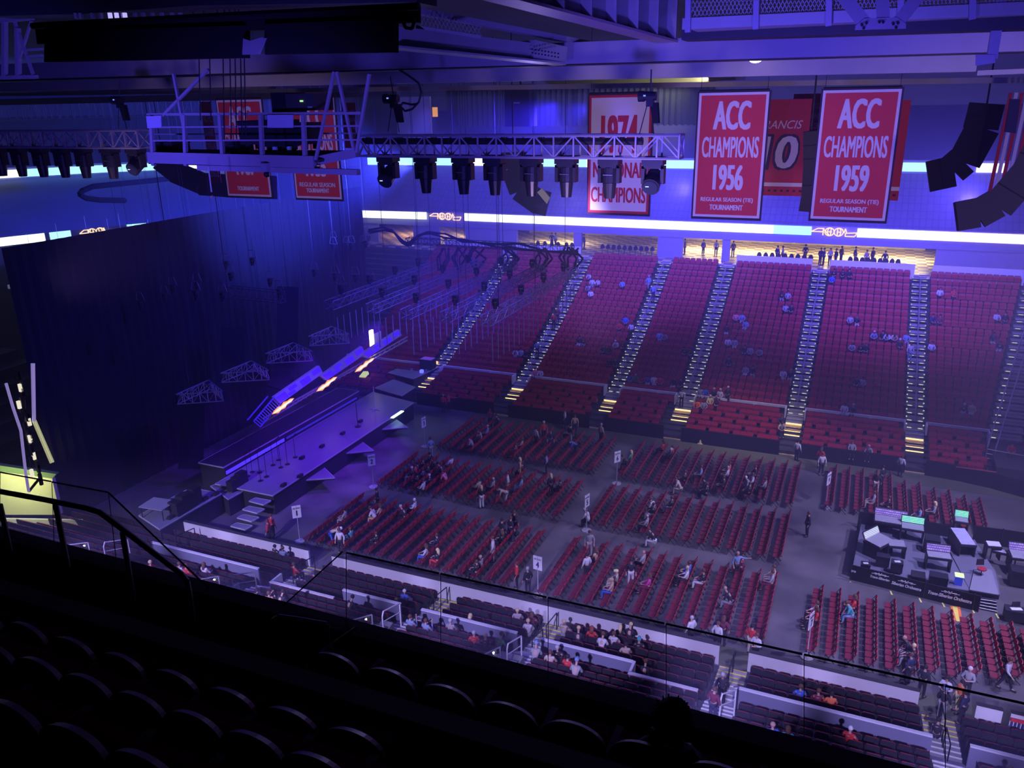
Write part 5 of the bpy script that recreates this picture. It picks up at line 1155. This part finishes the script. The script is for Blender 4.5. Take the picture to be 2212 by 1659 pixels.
def sub_fig(N, Ed, keys, grow, over={}):
    n = {k: (over.get(k, N[k][0]), N[k][1]+grow) for k in N if k in keys}; return n, [e for e in Ed if e[0] in keys and e[1] in keys]
FIG = {}
def build_fig(pose, sub=1):
    N, Ed = figure(pose); up = {'pel', 'bel', 'ch', 'nb', 'shl', 'shr', 'ell', 'elr'}; lg = {'pel', 'hpl', 'hpr', 'knl', 'knr', 'cfl', 'cfr', 'anl', 'anr'}
    body = skin_mesh('person', N, Ed, sub)
    n, e = sub_fig(N, Ed, up | {'wrl', 'wrr'}, .02); 
    for c in 'lr': n['wr'+c] = (N['wr'+c][0].lerp(N['el'+c][0], .2), .036)
    n['nb'] = (N['nb'][0], .075); n['pel'] = (N['pel'][0], .14); shirt = skin_mesh('shirt', n, e, sub)
    n, e = sub_fig(N, Ed, lg, .018); n['pel'] = (N['pel'][0], .135); trou = skin_mesh('trousers', n, e, sub)
    hd, top = N['hd'][0], N['top'][0]; ax = (top-hd).normalized(); bk = Vector((0, .025, 0)) if abs(ax.z) > .3 else Vector((0, 0, .02))
    hs = {}
    m = MB(); m.smooth = True; c = hd+ax*.035+bk*1.1; m.ball(c, .105, 10, 7, 1.02); hs['short'] = m.mesh('hair', M('hair_dark', (.03, .02, .02), .8))
    m = MB(); m.smooth = True; m.ball(c, .112, 10, 7, 1.05); m.tube(c+Vector((0, .03, 0)), c+Vector((0, .07, -.3)), .1, 10, .085); hs['long'] = m.mesh('hair', MATS['hair_dark'])
    m = MB(); m.smooth = True; m.ball(c, .108, 10, 7, .9); m.tube(c+Vector((0, -.02, .0)), c+Vector((0, -.17, -.01)), .09, 10, .07); hs['cap'] = m.mesh('cap', MATS['hair_dark'])
    m = MB()
    fy = -.088
    for s in (-1, 1): m.box(hd+Vector((s*.032, fy+.0, .012)), (.02, .012, .012)); m.box(hd+Vector((s*.09, .01, -.01)), (.015, .03, .05))
    m.slab([hd+Vector((-.012, fy, -.02)), hd+Vector((.012, fy, -.02)), hd+Vector((0, fy+.01, .02))], (0, -.02, -.004)); m.box(hd+Vector((0, fy+.01, -.05)), (.04, .012, .01))
    face = m.mesh('face', M('face_feature', (.25, .1, .08), .6)) if pose != 'bend' else None
    m = MB()
    for c2 in 'lr': m.beam(N['an'+c2][0]+Vector((0, .04, -.03)), N['to'+c2][0]+Vector((0, -.03, -.005)), .09, .07)
    shoes = m.mesh('shoes', M('shoe_black', (.03, .03, .03), .5))
    FIG[pose] = (body, shirt, trou, hs, face, shoes)
for ps in ('sit', 'sitlean', 'sitphone', 'stand', 'arms', 'walk', 'bend', 'point'): build_fig(ps, 0 if ps == 'x' else 1)
CL = dict(w=('white', (.66, .66, .7)), g=('grey', (.35, .36, .38)), k=('black', (.025, .025, .035)), b=('blue', (.04, .14, .6)), c=('light blue', (.22, .34, .55)), r=('red', (.65, .04, .05)), m=('maroon', (.2, .03, .07)), p=('pink', (.9, .25, .35)), o=('orange', (.95, .2, .06)),
          t=('teal', (.08, .42, .45)), n=('tan', (.55, .38, .24)), y=('yellow', (.85, .8, .35)), e=('green', (.1, .35, .15)), v=('magenta', (.6, .05, .3)), d=('dark navy', (.03, .04, .1)), i=('khaki', (.5, .45, .33)), a=('beige', (.6, .52, .42)), s=('striped grey', (.45, .45, .48)))
HC = dict(k=('dark', (.03, .02, .02)), b=('brown', (.14, .07, .04)), y=('fair', (.75, .6, .3)), g=('grey', (.5, .5, .52)), w=('white', (.75, .75, .75)), r=('auburn', (.3, .08, .04)), n=('bald', (.5, .32, .25)))
SKIN = M('skin', (.6, .36, .27), .55); SKIN2 = M('skin_deep', (.3, .16, .1), .55)
def cmat(k): nm, c = CL[k]; return M('cloth_'+nm, c, .8)
def person(p, pose, rz, sh, tr, hr, hs, label, group=None, sc=1.0):
    b, s, t, hh, face, shoes = FIG[pose]
    o = link('person', b, None, p, rz); o.scale = (sc, sc, sc); o.material_slots[0].link = 'OBJECT'; o.material_slots[0].material = SKIN2 if (hash_i(p) % 9 == 0) else SKIN
    tag(o, label, 'person', group)
    for nm, me, m in (('shirt', s, cmat(sh)), ('trousers', t, cmat(tr)), ('hair' if hs != 'cap' else 'cap', hh[hs], M('hair_'+HC[hr][0], HC[hr][1], .8) if hs != 'cap' else cmat(hr) if hr in CL else SBLK)):
        c = link(nm, me, o); c.material_slots[0].link = 'OBJECT'; c.material_slots[0].material = m
    if face: link('face', face, o)
    link('shoes', shoes, o)
    return o
def hash_i(p): return int(abs(p[0]*37+p[1]*91))
# x y mode shirt trousers hair style ; modes: u far seated, U far standing, f floor seated, F floor standing, A arms, W walk, B bend, P point, n near seated, N near standing, L leaning seat
PT = '''1703 629 u g k k s;1689 630 u k g k s;1699 654 u g k b s;1711 654 u k k k s;1591 675 u p k k s;1604 675 u c g b s;1612 689 u c g b s;1571 695 u k a k s;1574 727 u w k k s;1588 727 u g i k s;1622 744 u g k b s;1609 747 u k k k s;1632 749 u g k k s;1576 769 u k k k s
1612 787 u g w b s;1627 791 u k g k s;1694 796 u w i b s;1709 796 u k g n s;1514 839 u g k b l;1525 843 u b k k s;1543 841 u k k g s;1556 844 u w k y l;1562 829 U k k w s;1507 858 u o k b l;1522 861 u g k b l;1535 859 u y w y l;1551 861 u m k b l;1691 893 u d k b s;1689 910 u a k b s
1853 677 u k a b s;1838 680 u g k b s;1890 707 u c k g s;1907 717 u k k k s;1920 712 u w k b l;1932 714 u a k b l;1960 720 u c g b s;1842 736 u g k b s;1860 737 u k k k s;1873 737 u k k b s;1945 736 u k k w s;1970 734 U w c b s;1852 812 u k k b s;1865 812 u g k k s;1825 876 u w c k s;1843 878 u k k g s;1843 948 u g k b s;1878 965 u g k n s
1803 582 u k k k s;1812 580 u k k k s;1825 582 u k k k s;1798 597 u b k k s;2032 624 u w k b s;2062 625 u r k b s;2017 680 u d k k s;2032 679 u m k k s;2156 675 u w k b s;2173 677 u k k k s;2014 742 u w k k s;2146 726 u k a k s;2163 731 u k w k s;2082 876 u k g g s;2101 874 u n w b s
1275 585 u w k b s;1280 598 u w g b s;1292 598 u a k b s;1272 618 u g k b s;1277 620 u w k k s;1345 603 u c k b s;1402 592 u c g g s;1412 615 U c d b s;1339 689 u r k b l;1352 689 u b k k s;1364 692 u w k b s;1252 731 u k w k s;1263 724 u k g b s;1304 741 u k k b s;1317 742 u k k b s;1332 739 u w k w s;1347 737 u k k b s;1317 771 u k k b s;1330 771 u k k b s;1156 794 u p k b s;1168 796 u w g b s;1116 751 u w g b s;1126 752 u g k k s;1138 752 u k k b s;1161 737 U c d b s;1197 675 U r k b s;1205 660 U m k b s
1426 712 u c g b s;1437 714 u g k b s;1362 806 u b b k s;1374 808 u e k g s;1389 811 u r k b l;1401 811 u b w b s;1414 813 u w w b s;1427 814 u r k b l;1456 819 u k w b s;1471 819 u k k k s;1474 839 U w k b s;1482 746 u k k k s;1494 747 u k k k s
1224 881 F w k b s;1242 897 F n d b l;1232 918 F k g k s;1215 923 f a k y l;1175 911 F r k w s;1158 924 F s k k s;1190 930 F d d b s;1299 916 F i k g s;1243 953 B b d k s;1115 944 f n m b l;1122 960 f m m b s;1053 920 f c k g s;1040 930 f g k b s;1031 935 f k k b s;1020 945 f g k k s;1058 884 F m k b s;1068 896 f k k k s;929 946 F c g b s;957 853 F r k n s;976 846 P r k b s
922 978 f k k k s;909 990 f k k b s;934 1006 f k g b s;897 1000 f k k k s;905 1012 f d k b s;879 1008 f k w w s;887 1009 f r k b s;966 985 f w n b s;957 1017 L p m b s;922 1025 f k k w s;914 1037 f w k b s;893 1022 f k k k s;940 990 f k k k s;948 1000 f k k k s
1180 980 F c k k s;1123 990 F n n y l;1115 1004 f k k b s;1096 1021 F w a b s;1115 1030 f c c b s;1038 1036 f i k b s;1054 1032 f g k g s;1039 1050 F k w y l;1090 1055 B i w b s;1190 1025 F k k y l;1199 1035 f k k b s
885 1077 f w k w s;800 1095 f w n b s;813 1088 f n b b l;813 1056 F k k b s;864 1093 f k k g s;735 1098 f g g k s;1355 973 f e g y l;1348 983 f k k b s;1422 950 f r k b l;1439 968 f k k w s;1446 963 f r k b s;1471 1016 f k k b s;1466 1033 L a i b s;1437 1071 f k g b s;1411 1088 f k w b s;1420 1080 f w k b s
1268 1102 f w k w s;1505 1006 f c k b s;1567 1008 f w k g s;1561 1003 f r k b s;1544 1037 f k k k s;1533 1045 f k k b s;1562 1030 f k k b s;1626 1006 f k k b s;1636 1033 f g k w s;1649 1033 f g k b s;1630 1045 f k k b s;1617 1022 f w k b s;1725 950 F w k k s;1775 968 F r k b l;1778 980 F w k b s;1950 984 F w k b s;1909 1007 F k k p s;1897 1020 F k a b l;1903 1065 f g a b s;1913 1072 f k k b s;2007 1084 f g k y l;2001 1098 f c a k s
1748 1107 F k k b s;1594 1194 P c k n s;1597 1208 f m m b s;1586 1212 f m k k s;1659 1221 f a g b s;1655 1232 f g m b s;1572 1272 f k g n s;1515 1231 f k w b s;1485 1214 f b k k s;1478 1224 f w k y s;1495 1333 F w k g s;1564 1333 F m k b l;1552 1345 A w k b s;1636 1370 A w k b s;1626 1351 F r a k s;1753 1299 f w k b s;1757 1312 f r k b l;1826 1283 f r m b l;1834 1300 L t c b s;1960 1377 f k w n s;1957 1390 f k g y s;1970 1413 F d k b s;2000 1440 F k k k s;2047 1463 A w k k s;2097 1443 A g k w s;2080 1472 F o y k s;2183 1423 W w k b s;2044 1487 F k g c c;2062 1490 F d k k s
1274 1148 F g g b s;1275 1183 f n k b l;1268 1197 F w k k s;1327 1232 f i a y c;1314 1250 f n b n c;1379 1190 f g k n s;1364 1210 F k w k s;1397 1240 f v m b l;1116 1216 F r k b s;1140 1227 F k k g s;1473 1221 f b k b s;1071 1145 f k k b l;1064 1160 F w g b s;1084 1122 F k k k s;1103 1117 F k d b s;1111 1105 F k d b s;1097 1135 f k k b s;941 1154 f d k b s;937 1185 f k r y l;931 1180 f w b b l;1029 1200 f g d n s;1021 1210 f k k b s;802 1148 f k k b s;750 1140 f t g b s;1409 1116 f g k g s;1404 1142 f k w b s
717 1140 B a b w s;732 1143 F w k b s;584 1112 F r k b s;577 1124 F r k b s;595 1177 n k k k s;611 1182 n c k b s;637 1223 n r k b s;875 1275 n b i w s;887 1324 q c k b s;921 1333 q c k b s;974 1338 n g i g s;1016 1324 N b g y l;1024 1358 n r w g s;1049 1365 n k k n s;1074 1372 n e k b s;1118 1323 n s k y s;1141 1331 n w g y s;1150 1326 n m k b l;1155 1397 n g k c c;1168 1402 n a k b s;1205 1400 n k w g s;1228 1420 n r k k s;1242 1427 n g k c c
1220 1341 n a g y s;1248 1357 n k k y s;1279 1351 n r k r l;1299 1370 n w k b s;1327 1370 n w k b s;1340 1353 n k k y l;1359 1358 n k k y s;1352 1384 n i a k s;1381 1378 n k k t c;1392 1432 n k k b s;1562 1457 N k k g s;1544 1485 N m d b s;1730 1480 n b k b s;1768 1492 n m k b s;1796 1499 n o k k s;1669 1561 n b k n s;1703 1571 n t w b l;1838 1576 n r k w s;539 1276 n b g b l;557 1272 n g w k s;581 1278 q n k b s;567 1268 n k k k s;388 1211 n w k b s;403 1214 n r k b s;328 1219 n r k y s;442 1217 n w k b l;2030 1545 n k k k s;2188 953 u r k k s;2182 1660 n r k b s;750 1290 n k k k s;785 1282 n r k b s;815 1288 n k k b s;846 1296 n k g b s'''
ZN = {}
def far_row(px, py, dz, dy=.0):
    best = None
    for i, (y, z) in enumerate(FR+UP):
        p = PY(px, py, y+.1+dy); e = abs(p.z-(z+dz))
        if best is None or e < best[0]: best = (e, p.x, y, z, i)
    return best
def near_row(px, py, dz):
    best = None
    for i, (y, z) in enumerate(NR+NU):
        p = PY(px, py, y); e = abs(p.z-(z+dz))
        if best is None or e < best[0]: best = (e, p.x, y, z, i)
    return best
def zone(x, y, m):
    if m in 'uU':
        s = sum(1 for a, b in AIS if x > (a+b)/2)
        return 'far stand, '+['at the stage', 'left of the hanging trusses', 'behind the hanging trusses', 'third block', 'small fourth block', 'block of the brightest seats', 'rightmost block'][min(s, 6)]
    if m in 'nNq': return 'near stand, '+('left end' if x < -19 else 'above the looped handrails' if x < -11.5 else 'by the stepped wall' if x < -3.9 else 'bottom right')
    a = 'near' if y < 43.4 else 'middle' if y < 50.9 else 'far'; b = 'left' if x < -15.3 else 'centre' if x < -1 else 'right'
    return 'floor, '+a+' '+b+' block'
def lab3(a, b, hn, act, zn):
    s = 'person in %s top, %s trousers, %s, %s, %s' % (a, b, hn, act, zn)
    if len(s.replace(',', '').split()) > 12: s = 'person in %s top, %s, %s, %s' % (a, hn, act, zn)
    return s
PP = []
for ln in PT.replace('\n', ';').split(';'):
    x, y, m, sh, tr, hr, hs = ln.split(); x, y = float(x), float(y); hs = {'s': 'short', 'l': 'long', 'c': 'cap'}[hs]; sc = 1
    if m == 'u': e, X, Y, Z, i = far_row(x, y, 1.28); p = (X, Y-.02, Z); pose = 'sit' if int(x) % 3 else 'sitlean'; rz = random.uniform(-.3, .3)
    elif m == 'U': e, X, Y, Z, i = far_row(x, y, 1.7, -.3); p = (X, Y-.3, Z+.02); pose = 'stand'; rz = random.uniform(-.6, .6)
    elif m in 'nq': e, X, Y, Z, i = near_row(x, y, 1.28); p = (X, Y+.02, Z); pose = 'sitphone' if m == 'q' else ('sit' if int(x) % 3 else 'sitlean'); rz = math.pi+random.uniform(-.3, .3)
    elif m == 'N': e, X, Y, Z, i = near_row(x, y, 1.7); p = (X, Y, Z+.16 if x > 1500 else Z); pose = 'stand'; rz = math.pi+random.uniform(-.4, .4)
    elif m in 'fL': q = G(x, y, 1.28); p = (q.x, q.y, 0); pose = 'sitlean' if m == 'L' or int(x) % 4 == 0 else 'sit'; rz = -math.pi/2+random.uniform(-.3, .3)
    else:
        pose = {'F': 'stand', 'A': 'arms', 'W': 'walk', 'B': 'bend', 'P': 'point'}[m]; q = G(x, y, 1.68 if m != 'B' else 1.25); p = (q.x, q.y, 0); rz = random.choice((-1.2, .3, 2.6, -2.2, 3.0)); 
        if m == 'W': rz = 1.1
        if m == 'A': rz = -.4
        if m == 'P': rz = .6
        if m == 'B': rz = 1.9 if x < 800 else -.8
    if m in 'fL':   # sit on the nearest chair row
        rows = [(x0+dx*r) for nm, x0, dx, nr, y0, nc, pp, lb in BLK for r in range(nr)]
        xr = min(rows, key=lambda a: abs(a-p[0])); p = (xr-.02 if abs(xr-p[0]) < .6 else p[0], p[1], 0)
    act = {'sit': 'sitting', 'sitlean': 'sitting hunched', 'sitphone': 'sitting holding a phone', 'stand': 'standing', 'arms': 'standing with arms up', 'walk': 'walking', 'bend': 'bending over', 'point': 'pointing'}[pose]
    hn = (CL[hr][0]+' cap') if hs == 'cap' else (('long ' if hs == 'long' else '')+HC.get(hr, ('dark',))[0]+(' hair' if hr != 'n' else ''))
    if hr == 'n' and hs != 'cap': hn = 'a bald head'
    a, b = CL[sh][0], CL[tr][0]
    PP.append([p, pose, rz, sh, tr, hr if (hs == 'cap' or hr in HC) else 'k', hs, lab3(a, b, hn, act, zone(p[0], p[1], m))])
cnt = {}
for q in PP: cnt.setdefault(q[7], []).append(q)
for lb, qs in cnt.items():
    if len(qs) > 1:
        qs.sort(key=lambda q: q[0][0])
        for i, q in enumerate(qs): q[7] = lb.replace('person in', 'person,').replace(' trousers', '').replace('sitting holding a phone', 'with phone')+', %s from left' % ORD[i]
for q in PP:
    if len(q[7].replace('-', ' ').split()) > 15: q[7] = ', '.join(w_ for i_, w_ in enumerate(q[7].split(', ')) if 'hair' not in w_ and ' cap' not in w_)
seen_ = {}
for q in sorted(PP, key=lambda q: q[0][0]):
    n_ = seen_[q[7]] = seen_.get(q[7], 0)+1
    if n_ > 1: q[7] += ' (%s)' % ORD[n_]
used = []
for q in PP:
    p = list(q[0])
    for u in used:   # keep neighbours from sharing one spot
        if abs(u[0]-p[0]) < .42 and abs(u[1]-p[1]) < .42 and abs(u[2]-p[2]) < .5: p[0 if q[0][1] > 60 or q[0][1] < 34 else 1] += .46
    if p[2] == 0 and 60.1 < p[1]: p[1] = 60.1
    used.append(p); q[0] = tuple(p); person(*q[:7], q[7], None)
# small crowd in the concourse openings and at the right stair
k = 0
for x, y in sorted(((1258, 505), (1200, 515), (1245, 512), (1262, 520), (1446, 520), (1452, 530), (1520, 525), (1548, 522), (1585, 520), (1680, 540), (1692, 535), (1742, 522), (1774, 540), (1795, 540), (1808, 535), (1820, 528), (1850, 530), (1875, 532), (1888, 530), (1914, 540), (1780, 552), (1570, 528), (1480, 522), (1192, 505))):
    q = PY(x, y, 88.5 if y < 532 else 86.8); k += 1
    person((q.x, q.y, Z0), 'stand', random.uniform(-3, 3), 'kdgk'[k % 4], 'k', 'k', 'short', 'dark silhouetted person standing in the lit concourse openings, %s from left' % ORD[k-1], None)
for i, x in enumerate(list(range(1222, 1235, 12))+[1160, 1175, 1190, 1204]+list(range(1300, 1412, 12))+list(range(1640, 1762, 14))+list(range(1838, 1950, 13))):
    q = PY(x, 540-(1640-x)*.03+(4 if x > 1600 else 0), 85.6)
    t = thing('bar_stool', 'round backed dark stool at the concourse drink rail, %s along it' % (ORD[i % 24] + (' beyond the pier' if i >= 24 else '')), 'stool', (q.x, 85.75, Z0), 0, 'stools along the concourse drink rail')
    MB().tube((0, 0, 0), (0, 0, .7), .04, 6).obj('post', SBLK, t); MB().tube((0, 0, .7), (0, 0, .76), .22, 8).obj('seat', SBLK, t)
    m = MB(); m.slab([(.24*math.cos(a), .12, .75+.42*math.sin(a)) for a in [math.pi*j/8 for j in range(9)]], (0, .05, 0)); m.obj('backrest', SBLK, t)
# ------------------------------------------------------------------ near upper deck around the camera
K = .85
def FS(x, y, Y): return PY(x, y, Y*K)
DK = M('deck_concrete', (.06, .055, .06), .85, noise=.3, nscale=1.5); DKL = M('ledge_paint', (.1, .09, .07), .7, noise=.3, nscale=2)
YC = 7*K; ZC = 26-6.09*K
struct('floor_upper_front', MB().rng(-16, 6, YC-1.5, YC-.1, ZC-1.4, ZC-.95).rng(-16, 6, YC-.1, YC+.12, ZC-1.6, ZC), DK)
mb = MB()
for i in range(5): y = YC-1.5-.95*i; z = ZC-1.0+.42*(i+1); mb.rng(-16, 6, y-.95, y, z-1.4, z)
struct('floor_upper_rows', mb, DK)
# parapet of the stair well on the left
struct('wall_parapet', MB().rng(-16, 6, 4.1, 4.28, 18.5, PY(370, 1360, 4.28).z), DKL)
GL = M('rail_glass', (.75, .85, .9), .03, 0, None, 0, 0, 3, .1); GE = M('glass_edge', (.02, .02, .04), .4); GE2 = M('glass_side', (.08, .09, .13), .3)
def glass(pts, lab, base=None):
    P = [FS(x, y, 7) for x, y in pts]; o = P[0].copy(); t = thing('glass_barrier', lab, 'glass rail', o, 0, 'glass panels of the upper deck rail')
    MB().slab([p-o for p in P], (0, .015, 0)).obj('pane', GL, t)
    m = MB(); m.beam(P[1]-o, P[2]-o, .012, .014); m.obj('top_edge', GE, t)
    m = MB(); m.beam(P[0]-o, P[1]-o, .006); m.obj('side_edge', GE2, t)
def gt(x): return 1192+(x-740)*.2225
def gc(x): return 1386+(x-860)*.2485-((x-860)/1000)**2*14
glass([(0, 1178), (0, 1020), (110, 1040), (116, 1203)], 'glass panel at the far left edge above the thick handrail')
glass([(118, 1204), (112, 1041), (232, 1063), (252, 1234)], 'second glass panel from left with a bent top corner')
glass([(254, 1235), (234, 1064), (450, 1270), (452, 1285)], 'sloping triangular glass panel going down to the right')
glass([(611, 1323), (610, 1310), (740, 1192), (745, 1355)], 'triangular glass panel rising to the right at centre left')
xs = [746, 950, 1182, 1437, 1735, 2040, 2300]
for i in range(6):
    a, b = xs[i]+2, xs[i+1]-2
    glass([(a, gc(a)), (a, gt(a)), (b, gt(b)), (b, gc(b))], 'clear rail glass panel, %s right of the sloping ones' % ORD[i])
o = FS(450, 1270, 7); tag(MB().beam((0, 0, 0), FS(452, 1350, 7)-o, .02).obj('glass_post', GE, None, o), 'thin dark post at the low end of the left sloping glass', 'post')
RLM = M('handrail_dark', (.16, .15, .17), .35, .3)
def rail(pts, Y, r, lab, posts=(), pr=.03):
    P = [FS(x, y, Y) for x, y in pts]; o = P[0].copy(); t = thing('handrail', lab, 'handrail', o, 0, None)
    MB().path([p-o for p in P], r, 8).obj('rail', RLM, t)
    for (x0, y0), (x1, y1) in posts: MB().tube(FS(x0, y0, Y)-o, FS(x1, y1, Y)-o, pr, 8).obj('post', RLM, t)
rail(((-20, 1058), (100, 1080), (185, 1097), (215, 1106), (250, 1132), (392, 1240), (404, 1255), (412, 1300), (417, 1345)), 6.2, .03, 'thick dark handrail bending down beside the left stair', (((0, 1090), (22, 1190)), ((120, 1090), (147, 1225)), ((265, 1150), (288, 1296))))
rail(((590, 1395), (584, 1360), (590, 1338), (602, 1331), (650, 1338), (706, 1348), (710, 1390)), 6.2, .022, 'low looped handrail catching blue light at centre left')
rail(((690, 1416), (728, 1385), (770, 1356)), 6.4, .02, 'slanting pipe at the end of the front seat row')
# front row seats and rows behind, dark and seen from the back
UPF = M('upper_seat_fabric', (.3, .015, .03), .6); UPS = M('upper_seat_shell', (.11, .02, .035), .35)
def big_parts():
    n = 16; bk = MB(); v = []
    for y0, s in ((.0, 1), (.05, .96)):
        for i in range(n+1): a = math.pi*i/n; v.append((-.29*s*math.cos(a)*(1 if abs(math.cos(a)) < .8 else 1), y0, .38+s*(.4*(max(0, math.sin(a))**.22)+.1*math.sin(a))))
    m = n+1; bk.add(v, [tuple(range(m)), tuple(range(m, 2*m))[::-1]]+[(i, m+i, m+i+1, i+1) for i in range(n)]+[(0, n, 2*m-1, m)])
    cu = MB().slab([(-.25, .07, .4), (.25, .07, .4), (.24, .16, .7), (-.24, .16, .7)], (0, .1, .02))
    fr = MB().rng(-.3, -.27, -.05, .3, 0, .62).rng(-.32, -.25, -.02, .36, .62, .66)
    return bk, cu, fr
bk, cu, fr = big_parts(); mbk, mcu, mfr = bk.mesh('backrest', UPS), cu.mesh('seat_cushion', UPF), fr.mesh('armrest', UPS)
def useat(x, y, zt, lab):
    t = thing('stadium_chair', lab, 'stadium seat', (x, y, zt-.88), 0, 'dark seats of the upper deck')
    link('backrest', mbk, t); link('seat_cushion', mcu, t); link('armrest', mfr, t)
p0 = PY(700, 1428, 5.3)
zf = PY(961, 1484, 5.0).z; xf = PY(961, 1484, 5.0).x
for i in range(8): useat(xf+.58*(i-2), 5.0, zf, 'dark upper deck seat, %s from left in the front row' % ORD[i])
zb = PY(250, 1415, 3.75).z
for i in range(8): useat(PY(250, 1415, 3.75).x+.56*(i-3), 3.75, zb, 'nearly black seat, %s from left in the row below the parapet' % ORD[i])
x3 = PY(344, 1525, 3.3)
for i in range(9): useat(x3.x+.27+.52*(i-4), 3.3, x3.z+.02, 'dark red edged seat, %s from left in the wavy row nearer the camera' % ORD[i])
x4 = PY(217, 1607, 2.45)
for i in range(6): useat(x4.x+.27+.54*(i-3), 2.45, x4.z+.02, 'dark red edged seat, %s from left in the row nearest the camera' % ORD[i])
# seated spectator seen from behind
build_fig('sit', 2)
q = PY(1455, 1545, 5.25)
m = random.Random(3); hb = MB(); hb.smooth = True
hc = Vector((0, .06, 1.27))
hb.ball(hc, .15, 18, 14, 1.08); hb.v = [tuple(hc+(Vector(v)-hc)*(1+m.uniform(-.1, .13))) for v in hb.v]
for i in range(110):
    d = Vector((m.gauss(0, 1), m.gauss(0, 1), m.gauss(.3, 1))).normalized(); a = hc+d*.135; hb.tube(a, a+d*.035+Vector((m.uniform(-.02, .02), m.uniform(-.02, .02), m.uniform(-.02, .02))), .012, 4, .004)
P = person((q.x, 5.25, q.z-1.25), 'sit', math.pi, 'k', 'k', 'k', 'short', 'dark silhouette of a seated person with bushy curly hair at the front rail', None)
for c in list(P.children):
    if c.name.startswith('hair'): c.data = hb.mesh('hair', M('hair_dark_curly', (.04, .025, .03), .9)); c.material_slots[0].link = 'DATA'
jk = MB(); jk.smooth = True
N_, E_ = figure('sit'); n, e = sub_fig(N_, E_, {'pel', 'bel', 'ch', 'nb', 'shl', 'shr', 'ell', 'elr', 'wrl', 'wrr'}, .045); jm = skin_mesh('jacket', n, e, 2); c = link('jacket', jm, P); c.material_slots[0].link = 'OBJECT'; c.material_slots[0].material = cmat('k')
hd = MB().tube((-.1, .1, 1.08), (.16, .09, 1.1), .05, 8); hd.smooth = True; hd.obj('hood', cmat('k'), P)
